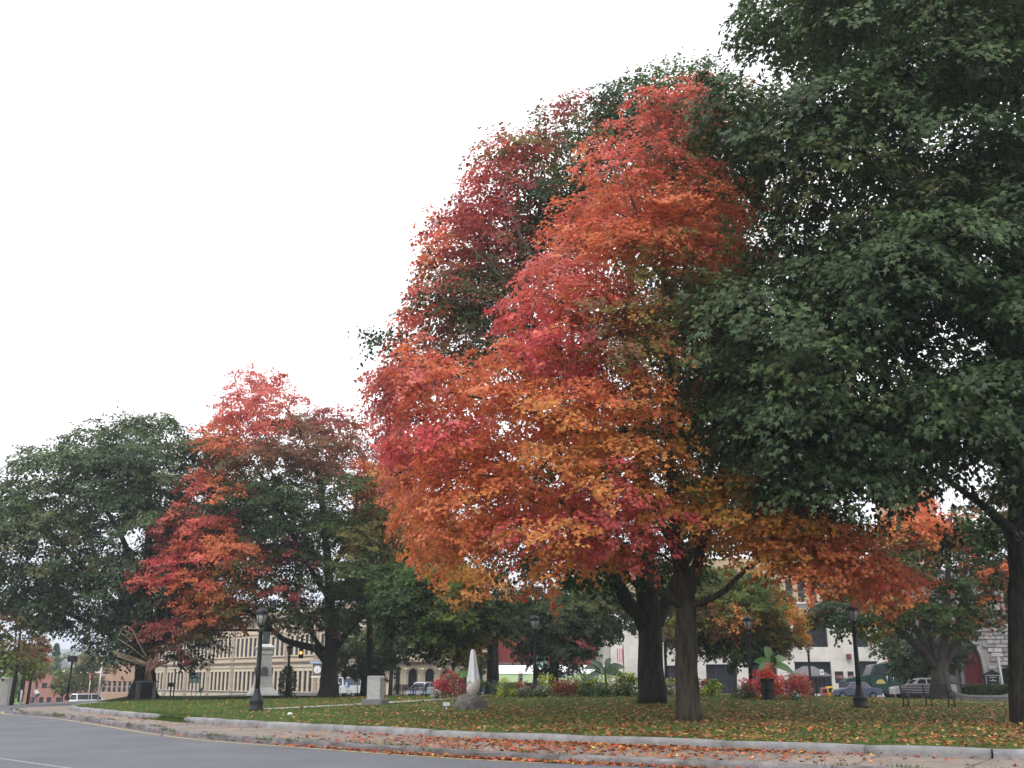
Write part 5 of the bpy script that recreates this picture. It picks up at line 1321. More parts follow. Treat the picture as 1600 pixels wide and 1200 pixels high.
# ------------------------------------------------------------------ low church wall with curved ends
cwall = empty('church_garden_wall', (X_at(1482, 68), 68, 0), 0, 'low grey stone wall with curved ends before the church', 'wall')
w_ = X_at(1660, 68) - X_at(1478, 68)
def wtop(x):
    return .62 + .38 * math.exp(-(x / .5)) + .42 * sstep(3.3, 4.6, x)
n = 30; xs = [w_ * i / n for i in range(n + 1)]
for a in range(0, n, 5):
    b = MB(); seg = xs[a:a+6]
    b.prism([(seg[0]+.01, -.2), (seg[-1]-.01, -.2)] + [(min(max(x, seg[0]+.01), seg[-1]-.01), wtop(x)) for x in reversed(seg)], 'y', 0, .4); b.build('wall_block', M_GRAN, cwall, fix=True)
    c = MB()
    for i in range(len(seg)-1):
        x_0, x_1 = seg[i] + (.005 if i == 0 else 0), seg[i+1]
        c.add([(x_0,-.05,wtop(x_0)+.005),(x_1,-.05,wtop(x_1)+.005),(x_1,.45,wtop(x_1)+.005),(x_0,.45,wtop(x_0)+.005),(x_0,-.05,wtop(x_0)+.11),(x_1,-.05,wtop(x_1)+.11),(x_1,.45,wtop(x_1)+.11),(x_0,.45,wtop(x_0)+.11)], [(4,5,6,7),(0,1,5,4),(2,3,7,6)])
    c.build('coping_stone', M_CHST[1], cwall)
# notice board
def text(s, size, m, parent, loc, rot=(R(90),0,0), align='CENTER', name='lettering', ext=.004):
    cu = bpy.data.curves.new(name, 'FONT'); cu.body = s; cu.size = size; cu.align_x = align; cu.align_y = 'CENTER'; cu.extrude = ext; cu.materials.append(m)
    t0 = bpy.data.objects.new(name, cu); COL.objects.link(t0); bpy.context.view_layer.update(); me = bpy.data.meshes.new_from_object(t0); bpy.data.objects.remove(t0); o = bpy.data.objects.new(name, me); link(o, parent); o.location = loc; o.rotation_euler = rot; return o
nbd = empty('church_notice_board', (X_at(1551, 74), 74, .45), 0, 'black gabled church notice board with white lettering', 'sign')
b = MB(); b.box((-.52,-.05,.25),(.52,.05,1.55)); b.prism([(-.6,1.55),(.6,1.55),(0,1.85)], 'y', -.09, .09); b.build('board', M_BLACK, nbd, fix=True)
for s in (-1, 1):
    b = MB(); b.box((s*.56-.04,-.06,0),(s*.56+.04,.06,1.548)); b.build('post', M_BLACK, nbd)
b = MB()
for (a, c) in (((-.46,-.056,.3),(-.43,-.052,1.5)), ((.43,-.056,.3),(.46,-.052,1.5)), ((-.43,-.056,.3),(.43,-.052,.33)), ((-.43,-.056,1.47),(.43,-.052,1.5))): b.box(a, c)
b.build('border', M_WHITEP, nbd)
rs = random.Random(3)
for z, w in ((1.36,.5),(1.22,.12),(1.14,.46),(.92,.2),(.72,.42),(.64,.3)):
    b = MB(); x = -w/2
    while x < w/2:
        l_ = rs.uniform(.04,.10); b.box((x,-.056,z-.02),(min(x+l_,w/2),-.052,z+.02)); x += l_ + .025
    b.build('lettering', M_WHITEP, nbd)
wp = MB(); p0 = P(1567, 1073, 72.5); p1 = P(1559.5, 1026, 72.5); wp.tube([p0 - Vector((0,0,.5)), p0, p1], .07, 8); wp.build('white_pole', M_WHITEP, None); tag(bpy.data.objects['white_pole'], 'leaning white pole beside the church notice board', 'pole')

# ------------------------------------------------------------------ lamp posts
M_LGLASS = mat('lamp_glass', (.30,.29,.27), .35, .5)
def lamp_post():
    root = empty('lamp_post')
    b = MB(); b.lathe([(.30,0),(.30,.10),(.27,.14),(.27,.34),(.29,.38),(.24,.46),(.17,.62),(.125,.78),(.12,.88)], n=16); b.build('base', M_BLACK, root)
    b = MB(); b.lathe([(.105,.86),(.098,1.6),(.09,2.4),(.085,3.12),(.12,3.16),(.12,3.20),(.07,3.24),(.075,3.32)], n=12)
    b.build('pole', M_BLACK, root)
    ln = MB(); ln.lathe([(.075,3.32),(.14,3.38),(.13,3.41)], n=12)
    for k in range(6):
        a = 2*math.pi*k/6
        ln.tube([(.115*math.cos(a),.115*math.sin(a),3.40),(.19*math.cos(a),.19*math.sin(a),3.62),(.25*math.cos(a),.25*math.sin(a),3.86)], .014, 4)
    ln.lathe([(.25,3.84),(.27,3.85),(.27,3.89),(.24,3.90)], n=16)
    lo = ln.build('lantern', M_BLACK, root)
    g = MB(); g.lathe([(.10,3.41),(.15,3.52),(.19,3.66),(.225,3.845)], n=16); g.build('glass', M_LGLASS, lo)
    c = MB(); c.lathe([(.27,3.892),(.25,3.96),(.19,4.04),(.10,4.09),(.05,4.11),(.05,4.14),(.03,4.16),(.035,4.19),(.01,4.24)], n=16); c.build('cap', M_BLACK, lo)
    return root
LP = [(403, 45.5, 'black lantern lamp post nearest the road on the left'), (1341, 45.0, 'black lantern lamp post nearest on the right, beside the metal bench'),
      (836, 57.5, 'black lantern lamp post rising from the flower bed'), (1173, 57.5, 'black lantern lamp post beside the scarlet flowers and bin'),
      (771.5, 66.5, 'black lantern lamp post against a dark trunk behind the sculpture'), (1041, 73, 'black lantern lamp post seen between the two nearest maple trunks'),
      (1266, 87, 'far black lantern lamp post in front of the bus shelter'), (450, 91, 'far black lantern lamp post overgrown with a vine')]
lp0 = lamp_post()
for i, (px, Y, lb) in enumerate(LP):
    o = lp0 if i == 0 else copy_tree(lp0)
    x = X_at(px, Y); o.location = (x, Y, lawn_z(x, Y) - .01); o.rotation_euler = (0, 0, .4 * i); tag(o, lb, 'street lamp', 'black lantern lamp posts on the green')
# vine on the far left lamp
vx = X_at(450, 90.8); rg = np.random.default_rng(71); n = 2000
vn = empty('climbing_vine', (vx, 90.7, lawn_z(vx, 90.7)), 0, 'drooping green vine wrapped round the far left lamp post', 'plant')
t = rg.random(n) ** .8; a = rg.uniform(0, 6.28, n); rr = .15 + .62 * np.sqrt(np.clip(1 - (t - .25) ** 2 * 1.1, 0, 1)) * rg.uniform(.3, 1, n); rr *= np.where(t > .9, .5, 1)
gp = np.sin(a * 5) > -.3
pos = np.stack([rr*np.cos(a), rr*np.sin(a)*.8, 2.4 * t * np.where(rr > .5, .95, 1)], 1)[gp]
f = leaf_mesh('foliage', 'kite', pos, rg.normal(size=pos.shape) + np.array([0,-.4,.4]), rg.normal(size=pos.shape) + np.array([0,0,-1.2]), .15*rg.uniform(.6,1.3,len(pos)), np.array(C['green'])[None]*np.exp(rg.normal(0,.3,(len(pos),1))), M_MAPLE, vn); f['kind'] = 'stuff'
b = MB()
for k in range(8):
    a = k*.8; b.tube([(.12*math.cos(a),.12*math.sin(a),0),(.14*math.cos(a+1),.14*math.sin(a+1),1.2),(.5*math.cos(a+1.4),.4*math.sin(a+1.4),2.2),(.72*math.cos(a+1.4),.55*math.sin(a+1.4),1.2)], .02, 4)
b.build('stems', M_BARK, vn, kind='stuff')

# square headed lamp on the far left verge
sl = empty('square_head_lamp', (X_at(107.5, 84), 84, .26), 0, 'brown pole lamp with a square box head, far left', 'street lamp')
b = MB(); b.tube([(0,0,-.1),(.12,0,2.75)], .085, 8); b.build('pole', M_DARKM, sl)
b = MB(); b.box((-.16,-.26,2.7),(.40,.26,3.13), .04); b.build('head', M_DARKM, sl)
b = MB(); b.box((-.12,-.13,-.1),(.12,.13,.22), .03); b.build('base', M_DARKM, sl)

# ------------------------------------------------------------------ benches
def bench(n_sl=7, L=2.15):
    root = empty('park_bench')
    for x in (-L/2+.06, 0, L/2-.06):
        b = MB(); b.tube([(x,-.30,0),(x,-.27,.22),(x,-.24,.43),(x,.18,.41),(x,.27,.55),(x,.36,.92)], .032, 6); b.tube([(x,.24,0),(x,.16,.22),(x,.17,.41)], .032, 6); b.tube([(x,-.28,.12),(x,.2,.12)], .014, 5)
        b.build('leg_frame', M_BLACK, root)
    for k in range(7):
        y = -.24 + .065*k; b = MB(); b.cbox((0,y,.44 - .003*k),(L,.045,.016)); b.build('seat_slat', M_BLACK, root)
    for k in range(n_sl):
        t = k/(n_sl-1); y = .215 + .15*t; z = .51 + .40*t; b = MB(); b.cbox((0,y-.03,z),(L,.025,.046)); b.build('back_slat', M_BLACK, root)
    for s in (-1, 1):
        b = MB(); pts = [(s*L/2*.985,-.26,.43)] + [(s*L/2*.985, .0 - .28*math.cos(R(a)), .46 + .24*math.sin(R(a))) for a in range(0, 181, 20)]
        b.tube(pts, .02, 6)
        for a in (45, 90, 135): b.tube([(s*L/2*.985, -.28*math.cos(R(a))*.95, .46+.24*math.sin(R(a))*.95), (s*L/2*.985, 0, .44)], .010, 4)
        b.build('armrest', M_BLACK, root)
    return root
b0 = bench()
for i, (px, Y, rz, lb) in enumerate(((1447, 46.5, R(8), 'black metal slatted bench on the right lawn'), (629, 93, R(-30), 'left one of two black benches before the arched sandstone front'), (648, 94, R(-25), 'right one of two black benches before the arched sandstone front'))):
    o = b0 if i == 0 else copy_tree(b0)
    x = X_at(px, Y); o.location = (x, Y, lawn_z(x, Y) - .01); o.rotation_euler = (0, 0, rz); tag(o, lb, 'bench', 'black park benches')
# litter bin
tb2 = empty('litter_bin', (X_at(1198.5, 52.5), 52.5, lawn_z(X_at(1198.5, 52.5), 52.5) - .01), 0, 'black slatted metal litter bin before the scarlet flowers', 'bin')
b = MB(); b.lathe([(.27,0),(.27,.05),(.24,.05),(.24,.86)], n=16); b.build('liner', M_DARKM, tb2)
sl0 = None
for k in range(26):
    a = 2*math.pi*k/26; b = MB()
    b.box((-.026,-.008,.04),(.026,.006,.86)); b.add([(-.026,-.006,.86),(.026,-.006,.86),(.032,-.08,1.0),(-.032,-.08,1.0),(-.026,.006,.86),(.026,.006,.86),(.032,-.068,1.0),(-.032,-.068,1.0)], [(0,1,2,3),(7,6,5,4),(0,3,7,4),(1,5,6,2),(3,2,6,7)])
    if sl0 is None: o = b.build('slat', M_BLACK, tb2); sl0 = o.data
    else: o = bpy.data.objects.new('slat', sl0); link(o, tb2)
    o.location = (.29*math.sin(a), -.29*math.cos(a), 0); o.rotation_euler = (0,0,a)
b = MB(); b.lathe([(.36,.96),(.385,.97),(.385,1.0),(.34,1.0)], n=20); b.lathe([(.305,.5),(.312,.5),(.312,.56),(.305,.56)], n=20); b.lathe([(.305,.12),(.312,.12),(.312,.17),(.305,.17)], n=20); b.build('hoop', M_BLACK, tb2, kind='stuff')

# ------------------------------------------------------------------ monuments and sculpture
gm = empty('granite_pillar', (X_at(587.5, 50), 50, lawn_z(X_at(587.5, 50), 50) - .03), R(-12), 'short square granite memorial pillar on a stepped base', 'monument')
b = MB(); b.box((-.46,-.46,0),(.46,.46,.28), .02); b.build('base', M_GRAN, gm)
b = MB(); b.box((-.30,-.30,.28),(.30,.30,1.20)); b.build('shaft', mat('granite_pale', (.44,.43,.43), .8, .3, col2=(.34,.33,.33), scale=9), gm)
b = MB(); b.prism([(-.32,1.202),(.32,1.202),(.26,1.28),(-.26,1.28)], 'y', -.32, .32); b.build('cap', mat('granite_pale', (0,0,0)), gm, fix=True)
M_MON = mat('monument_granite', (.42,.41,.38), .85, .25, col2=(.33,.32,.30), scale=2)
sm = empty('civic_monument', (X_at(411, 108), 108, .02), R(20), 'tall grey granite monument with carved cap, behind the left lamp post', 'monument')
b = MB(); b.lathe([(2.0,0),(1.9,.3),(1.3,.9),(1.22,1.2)], n=4, rot=R(45), smooth=False); b.build('plinth', M_MON, sm)
b = MB(); b.lathe([(1.18,1.2),(1.12,2.0),(1.16,2.02),(1.16,2.15)], n=4, rot=R(45), smooth=False); b.build('die', M_MON, sm)
b = MB(); b.lathe([(.98,2.15),(.92,4.0)], n=4, rot=R(45), smooth=False); b.build('shaft', M_MON, sm)
b = MB(); b.lathe([(.96,4.0),(1.0,4.08),(.98,4.45),(1.2,4.55),(1.24,4.72),(.7,5.0)], n=4, rot=R(45), smooth=False); b.build('cap', mat('monument_cap', (.55,.54,.50), .8, .3, col2=(.42,.41,.38), scale=4), sm)
for a in range(4):
    b = MB(); pr = [(-.34,2.05),(.34,2.05),(.34,2.55)] + [(.34*math.cos(R(t)), 2.55+.30*math.sin(R(t))) for t in range(20,180,20)] + [(-.34,2.55)]
    b.prism(pr, 'y', -.86, -.70); o = b.build('carved_shield', mat('monument_dark', (.08,.085,.09), .7, .3), sm, fix=True); o.rotation_euler = (0,0,R(90*a))
b = MB(); b.tube([(0,0,4.98),(0,0,5.5),(.03,0,6.3),(0,0,6.9),(.02,0,7.15)], [.34,.26,.32,.2,.12], 10); b.tube([(.26,0,6.6),(.38,-.12,6.1),(.3,-.25,5.7)], [.1,.09,.07], 7); b.tube([(-.24,0,6.6),(-.36,-.1,6.1),(-.2,-.28,6.0)], [.1,.09,.07], 7); b.lathe([(.02,7.1),(.13,7.2),(.15,7.35),(.09,7.48),(.02,7.5)], n=10)
b.build('bronze_figure', mat('bronze_green', (.05,.065,.06), .6, .4), sm, kind='stuff')

YB = 43.5; bxx = X_at(736, YB); bzz = lawn_z(bxx, YB)
def rock(name, label, px, Y, sx, sy, sz, seed, m):
    rs = random.Random(seed); bm = bmesh.new(); bmesh.ops.create_icosphere(bm, subdivisions=4, radius=1)
    from mathutils import noise as mn
    for v in bm.verts:
        p = v.co.copy(); k = 1 + .22*mn.noise(p*1.3 + Vector((seed,0,0))) + .10*mn.noise(p*3.1 + Vector((0,seed,0))) + .03*mn.noise(p*9)
        q = p*k; q.z = max(q.z, -.35); q.x += .18*q.z*(-.2); v.co = Vector((q.x*sx, q.y*sy, (q.z+.3)*sz))
    me = bpy.data.meshes.new(name); bm.to_mesh(me); bm.free()
    for p in me.polygons: p.use_smooth = True
    me.materials.append(m); o = bpy.data.objects.new(name, me); link(o)
    x = X_at(px, Y); o.location = (x, Y, lawn_z(x, Y) - .04); return tag(o, label, 'boulder')
M_ROCK = mat('boulder_stone', (.20,.185,.17), .92, .2, col2=(.085,.078,.072), scale=5, bump=.9, bscale=16)
rock('boulder', 'grey brown boulder carrying the white stone sculpture', 736, YB, .62, .5, .5, 4, M_ROCK)
M_MARB = mat('white_marble', (.78,.78,.80), .55, .35, col2=(.68,.68,.70), scale=5)
M_MARB2 = mat('warm_limestone', (.56,.52,.48), .6, .3, col2=(.46,.42,.39), scale=5)
sp = empty('stone_sculpture', (X_at(738, YB), YB - .02, bzz + .52), 0, 'white carved stone sculpture, a folded spike in a cup, upon the boulder', 'sculpture')
b = MB(); N = 10; vs = []
for i in range(N):                                                 # cup: an egg cut slanting at the top
    t = i/(N-1); r_ = .265*math.sin(math.pi*(.14+.56*t))**.8
    for k in range(20):
        a = 2*math.pi*k/20; tilt = .10*math.cos(a)*t
        vs.append((r_*math.cos(a)+.02+.05*t, r_*math.sin(a)*.9, .02+.52*t+tilt))
b.add(vs, [(i*20+k, i*20+(k+1)%20, (i+1)*20+(k+1)%20, (i+1)*20+k) for i in range(N-1) for k in range(20)], True)
b.add([vs[(N-1)*20+k] for k in range(20)], [tuple(range(20))]); b.build('cup', M_MARB2, sp)
b = MB(); N = 14; vs = []; Kq = 24                                     # spike with long deep folds
for i in range(N):
    t = i/(N-1); r_ = (.225*(1-t) + .085*t) * (1 if t < .93 else .7)
    for k in range(Kq):
        a = 2*math.pi*k/Kq; fold = 1 + .30*math.cos(5*a+.6)*(.5+.5*(1-t)); hem = .06*math.sin(5*a)*(1-t)
        vs.append((r_*fold*math.cos(a)+.04-.03*t, r_*fold*math.sin(a)*.8, .50+1.24*t+hem))
b.add(vs, [(i*Kq+k, i*Kq+(k+1)%Kq, (i+1)*Kq+(k+1)%Kq, (i+1)*Kq+k) for i in range(N-1) for k in range(Kq)], True)
b.add([vs[(N-1)*Kq+k] for k in range(Kq)], [tuple(range(Kq))]); b.add([vs[k] for k in range(Kq)], [tuple(reversed(range(Kq)))]); b.build('spike', M_MARB, sp)
pq = empty('plaque_sign', (X_at(698, 42.8), 42.8, lawn_z(X_at(698, 42.8), 42.8)), R(10), 'small grey plaque on a short stake beside the boulder', 'sign')
b = MB(); b.tube([(0,0,-.1),(0,0,.2)], .025, 6); b.build('stake', M_WHITEP, pq)
b = MB(); b.add([(-.13,-.09,.17),(.13,-.09,.17),(.13,.03,.30),(-.13,.03,.30),(-.13,-.07,.15),(.13,-.07,.15),(.13,.05,.28),(-.13,.05,.28)], [(0,1,2,3),(7,6,5,4),(0,4,5,1),(1,5,6,2),(2,6,7,3),(3,7,4,0)]); b.build('plate', mat('plaque_metal', (.42,.44,.48), .4, .5), pq)
gl = empty('ground_floodlight', (X_at(456, 41.5), 41.5, lawn_z(X_at(456, 41.5), 41.5)), 0, 'small white ground light in the grass near the left path', 'light fitting')
b = MB(); b.lathe([(.10,0),(.11,.05),(.07,.09)], n=10); b.build('housing', M_WHITEP, gl); b = MB(); b.box((-.02,-.1,.0),(.02,-.098,.06)); b.build('bracket', M_DARKM, gl)

# rod sculpture by the left oak
ws = empty('rod_sculpture', (X_at(229, 70), 70, lawn_z(X_at(229, 70), 70)), 0, 'brown bent rod sculpture on a dark table stand beside the left oak', 'sculpture')
def W(px, py, dy=0.0):
    return P(px, py, 70 + dy) - Vector(ws.location)
M_ROD = mat('rod_bronze', (.19,.145,.095), .5, .4, var=.25, scale=8); M_RUST = mat('rust_wood', (.16,.085,.065), .8, .2, col2=(.09,.05,.04), scale=7)
b = MB()
for px in (215, 219, 240, 243): 
    d = .4 if px in (219, 240) else -.4
    p = W(px, 1066, d); b.box((p.x-.05,p.y-.05,-.05),(p.x+.05,p.y+.05,p.z))
p, q = W(213, 1066), W(245, 1062); b.box((p.x,-.5,p.z),(q.x,.5,p.z+.07)); b.build('stand', M_DARKM, ws, kind='stuff')
rs = random.Random(9); b = MB()
for k in range(16):
    a = rs.uniform(0,1); ex = 228 + 34*a; ey = 1026 + 14*abs(a-.45)*1.6 + rs.uniform(-2,4)
    b.tube([W(232+rs.uniform(-5,7),1064,rs.uniform(-.3,.3)), W(232+8*(a-.4),1046,rs.uniform(-.3,.3)), W(ex,ey,rs.uniform(-.4,.4))], [.11,.10,.05], 6)
b.build('stalk_bundle', M_RUST, ws, kind='stuff')
for k in range(9):
    a = k/8; b = MB(); dy = rs.uniform(-.25,.25)
    b.tube([W(233,1037+a*3,dy), W(222,1032+6*a+rs.uniform(-1.5,1.5),dy), W(203,1026+7*a+rs.uniform(-1,2),dy), W(173+9*a+rs.uniform(0,4),1016.5+9*a,dy)], .020, 5); b.build('rod', M_ROD, ws)
for pts in ([(235,1036),(205,1011),(182.5,997)],[(182.5,997),(188,987),(194.5,977.5),(197,977.5),(203,980),(208,985)],[(194,984),(201,988),(209,992)],[(188.5,988.5),(196,994),(205,1001)],[(209,990),(203,997),(197,1005)],[(208,985),(214,1000),(224,1018),(236,1035)]):
    b = MB(); b.tube([W(x,y) for x,y in pts], .024, 5); b.build('rod', M_ROD, ws)
# ------------------------------------------------------------------ signs and signals
M_SGREEN = mat('sign_green', (.015,.20,.15), .5, .4); M_SBLUE = mat('sign_blue', (.03,.10,.35), .5, .4); M_POST = mat('galvanised_post', (.42,.43,.44), .5, .5, metal=.4); M_SRED = mat('sign_red', (.45,.03,.04), .5, .4); M_SBLK = mat('sign_black', (.02,.02,.02), .6, .3)
def sign(name, label, px, Y, ztop, w, h, m, zg=0.0, posts=(0,), group=None, edge=True):
    root = empty(name, (X_at(px, Y), Y, zg), 0, label, 'sign', group)
    for p in posts:
        b = MB(); b.tube([(p,.04,-.1),(p,.04,ztop-zg+.02)], .035, 6); b.build('post', M_POST, root)
    b = MB(); b.box((-w/2,-.02,ztop-zg-h),(w/2,.0,ztop-zg)); pl = b.build('plate', m, root)
    if edge:
        t = .035; b = MB(); z0, z1 = ztop-zg-h, ztop-zg
        b.box((-w/2+t,-.026,z0+t),(w/2-t,-.022,z0+2*t)); b.box((-w/2+t,-.026,z1-2*t),(w/2-t,-.022,z1-t)); b.box((-w/2+t,-.026,z0+2*t),(-w/2+2*t,-.022,z1-2*t)); b.box((w/2-2*t,-.026,z0+2*t),(w/2-t,-.022,z1-2*t)); b.build('border', M_WHITEP, pl)
    return root, pl, ztop - zg
def shield(par, x, z, s, txt):
    b = MB(); b.box((x-s/2,-.027,z-s/2),(x+s/2,-.0225,z+s/2)); o = b.build('route_marker', M_WHITEP, par); text(txt, s*.8, M_SBLK, par, (x,-.031,z))
def arrow(par, x, z, s, ang, m=None):
    pts = [(-.09,-.5),(.09,-.5),(.09,.05),(.30,.05),(0,.5),(-.30,.05),(-.09,.05)]
    c, n = math.cos(ang), math.sin(ang)
    b = MB(); b.prism([(x+s*(p*c-q*n), z+s*(p*n+q*c)) for p, q in pts], 'y', -.028, -.0225); b.build('arrow', m or M_WHITEP, par, fix=True)
r_, pl, zt = sign('route_sign', 'green route direction sign at left before the sandstone building', 304, 99, Z_at(1050.5, 99), .86, .92, M_SGREEN, .05, (-.22,.22))
shield(pl, -.22, zt-.25, .26, '9'); text('East', .24, M_WHITEP, pl, (.08,-.028,zt-.25)); arrow(pl, .34, zt-.26, .30, 0)
shield(pl, .02, zt-.68, .26, '20'); text('West', .2, M_WHITEP, pl, (.28,-.028,zt-.68)); arrow(pl, -.28, zt-.68, .24, R(90))
r_, pl, zt = sign('route_sign', 'upper green route sign in the middle, partly behind the flower bed lamp', 846, 103, Z_at(1026, 103), .95, .98, M_SGREEN, .05, (-.2,.2))
text('North', .24, M_WHITEP, pl, (0,-.028,zt-.26)); shield(pl, 0, zt-.62, .3, '7'); arrow(pl, -.3, zt-.66, .26, 0)
r_, pl, zt = sign('route_sign', 'lower green route sign in the middle above the lime shrub', 847, 101.5, Z_at(1046, 101.5), .95, .95, M_SGREEN, .05, (-.3,.3))
shield(pl, .0, zt-.3, .3, '9'); text('East', .2, M_WHITEP, pl, (.3,-.028,zt-.3)); shield(pl, 0, zt-.7, .3, '20'); text('West', .2, M_WHITEP, pl, (.32,-.028,zt-.7)); arrow(pl, -.32, zt-.3, .26, 0)
r_, pl, zt = sign('arrow_sign', 'small white sign with two black arrows, left lawn edge', 315, 93, Z_at(1074.5, 93), .36, .42, M_WHITEP, .28, (0,), edge=False)
arrow(pl, -.08, zt-.2, .30, R(150), M_SBLK); arrow(pl, .09, zt-.2, .30, R(150), M_SBLK)
r_, pl, zt = sign('lane_sign', 'white sign with a black bent arrow before the lime fascia', 813.5, 100, Z_at(1052, 100), .40, .80, M_WHITEP, .05, (0,), edge=False)
text('ONLY', .15, M_SBLK, pl, (0,-.028,zt-.2)); arrow(pl, 0, zt-.52, .36, R(-50), M_SBLK)
r_, pl, zt = sign('parking_sign', 'blue parking sign with white letter P by the sandstone building', 543, 112, Z_at(1065.5, 112), .46, .52, M_SBLUE, 0, (0,), edge=False)
b = MB(); b.box((-.21,-.027,zt-.42),(.02,-.0225,zt-.06)); b.build('panel', M_WHITEP, pl); text('P', .34, M_SBLUE, pl, (-.1,-.031,zt-.25))
ys = empty('yield_sign', (X_at(840, 100.6), 100.6, .03), 0, 'red and white yield sign in front of the lower green route sign', 'sign')
b = MB(); b.tube([(0,.04,0),(0,.04,1.9)], .03, 6); b.build('post', M_POST, ys)
b = MB(); b.prism([(-.3,1.9),(0,1.38),(.3,1.9)], 'y', -.02, 0); y1 = b.build('plate', M_SRED, ys, fix=True)
b = MB(); b.prism([(-.16,1.83),(0,1.55),(.16,1.83)], 'y', -.026, -.021); b.build('centre', M_WHITEP, y1, fix=True)
st = empty('stop_sign', (X_at(140.5, 135), 135, ground_z(X_at(140.5,135),135)), R(-58), 'narrow red and white road sign seen edge on, far left', 'sign')
b = MB(); b.tube([(0,.03,0),(0,.03,3.2)], .04, 6); b.build('post', M_WHITEP, st)
b = MB(); b.prism([(.42*math.cos(R(22.5+45*k)), 2.8+.42*math.sin(R(22.5+45*k))) for k in range(8)], 'y', -.02, 0); s1 = b.build('plate', M_SRED, st, fix=True); text('STOP', .26, M_WHITEP, s1, (0,-.025,2.8))
bk = empty('sign_board', (X_at(969.5, 0.0), 0, 0)) if False else None
# bank clock
YK = 124; ck = empty('bank_clock', (X_at(497, YK), YK, 0), 0, 'brown street clock with round white face by the sandstone building', 'clock')
zc = Z_at(1047, YK)
b = MB(); b.tube([(.45,.2,-.3),(.45,.2,zc-.6)], .09, 8); b.build('post', M_FRAME, ck)
b = MB(); b.box((-.62,-.2,zc-.62),(.62,.3,zc+.68), .05); b.build('case', mat('clock_case', (.16,.12,.10), .6, .3), ck)
b = MB(); b.prism([(-.1+.42*math.cos(R(15*k)), zc+.05+.42*math.sin(R(15*k))) for k in range(24)], 'y', -.25, -.205); fo = b.build('face', M_WHITEP, ck, fix=True)
for a, l_ in ((R(195), .26), (R(170), .36)):
    b = MB(); dx_, dz_ = math.sin(a), math.cos(a); b.prism([(-.1-.03*dz_, zc+.05+.03*dx_), (-.1+.03*dz_, zc+.05-.03*dx_), (-.1+l_*dx_, zc+.05+l_*dz_)], 'y', -.262, -.253); b.build('hand', M_SBLK, fo, fix=True)
b = MB(); b.box((-.95,-.3,zc+.72),(.75,.4,zc+.92)); b.build('top_sign', mat('sign_pale_blue', (.35,.50,.72), .5, .4), ck)
b = MB(); b.box((-.75,-.35,zc-.80),(.75,.4,zc-.64)); b.build('ledge', M_WHITEP, ck)
# traffic signal, amber lit
YT = 104; tl = empty('traffic_light', (X_at(468.5, YT), YT, 0), 0, 'traffic light showing amber, hanging below the maple limb', 'traffic light')
zc = Z_at(1020, YT)
b = MB(); b.box((-.19,-.15,zc-.52),(.19,.15,zc+.52)); b.build('housing', M_SBLK, tl)
for k, (c, e) in enumerate((((.10,.01,.01), None), ((.9,.30,.03), ((1,.28,.04), 4.0)), ((.01,.08,.03), None))):
    z = zc + .33 - .33*k
    b = MB(); b.prism([(.13*math.cos(R(30*j)), z+.13*math.sin(R(30*j))) for j in range(12)], 'y', -.17, -.152); b.build('lens', mat('signal_lens_%d' % k, c, .3, .5, emit=e), tl, fix=True)
    v = MB(); n = 8; vs = []
    for j in range(n+1):
        a = R(180*j/n)
        for y in (-.152, -.36): vs.append((.155*math.cos(a), y, z + .155*math.sin(a)))
    v.add(vs, [(2*j, 2*j+1, 2*j+3, 2*j+2) for j in range(n)]); v.build('visor', M_SBLK, tl)
b = MB(); xe = X_at(512, YT) - X_at(468.5, YT); b.tube([(0,0,zc+.5),(0,0,zc+.72)], .03, 6); b.tube([(-.2,0,zc+.72),(xe,0,zc+.72)], .05, 6); b.build('mast_arm', M_POST, tl); b = MB(); b.tube([(xe,.12,0),(xe,.12,zc+.9)], .1, 8); b.build('mast', M_POST, tl)
# utility boxes, posts
def simple_post(name, label, cat, px, Y, z0, z1, r, m):
    o = MB().tube([(0,0,0),(0,0,z1-z0)], r, 8).build(name, m, None); o.location = (X_at(px,Y),Y,z0); return tag(o, label, cat)
simple_post('light_pole', 'thin grey light pole against the salmon brick building', 'pole', 156.5, 150, -1.5, Z_at(1035,150), .12, M_POST)
simple_post('marker_post', 'white post at the foot of the leaning far left tree', 'post', 36, 115, ground_z(X_at(36,115),115), Z_at(1078,115), .11, M_WHITEP)
simple_post('dark_post', 'thin dark post left of the green route sign at left', 'post', 273, 92, .3, Z_at(1048,92), .05, M_DARKM)
simple_post('sign_post', 'thin dark post beside the parking sign', 'post', 559, 111, 0, Z_at(1062,111), .05, M_DARKM)
pp = empty('pay_station', (X_at(268, 88), 88, lawn_z(X_at(268,88),88)), 0, 'small dark box on a pole near the rod sculpture', 'post box')
b = MB(); b.tube([(0,0,0),(0,0,.8)], .05, 6); b.build('pole', M_DARKM, pp); b = MB(); b.box((-.17,-.15,.8),(.17,.15,1.12), .03); b.build('box', M_DARKM, pp)
gp_ = empty('gate_pillar', (X_at(11, 116), 116, ground_z(X_at(11,116),116)), 0, 'grey stone gate pillar at the far left edge', 'pillar')
b = MB(); b.box((-.42,-.42,-.3),(.42,.42,2.55)); b.build('shaft', M_MON, gp_); b = MB(); b.box((-.5,-.5,2.55),(.5,.5,2.75), .06); b.build('cap', M_MON, gp_)
cl = empty('cobra_street_light', (X_at(53, 150), 150, -1.2), 0, 'curved arm street light above the salmon brick roof', 'street lamp')
b = MB(); zt = Z_at(1049,150)+1.2; b.tube([(0,0,0),(0,0,zt-.6),(.25,0,zt-.15),(.9,0,zt+.05)], .06, 6); b.build('pole', M_POST, cl); b = MB(); b.tube([(.9,0,zt+.05),(1.2,0,zt+.08),(1.5,0,zt+.06)], [.07,.13,.06], 8); b.build('head', M_POST, cl)
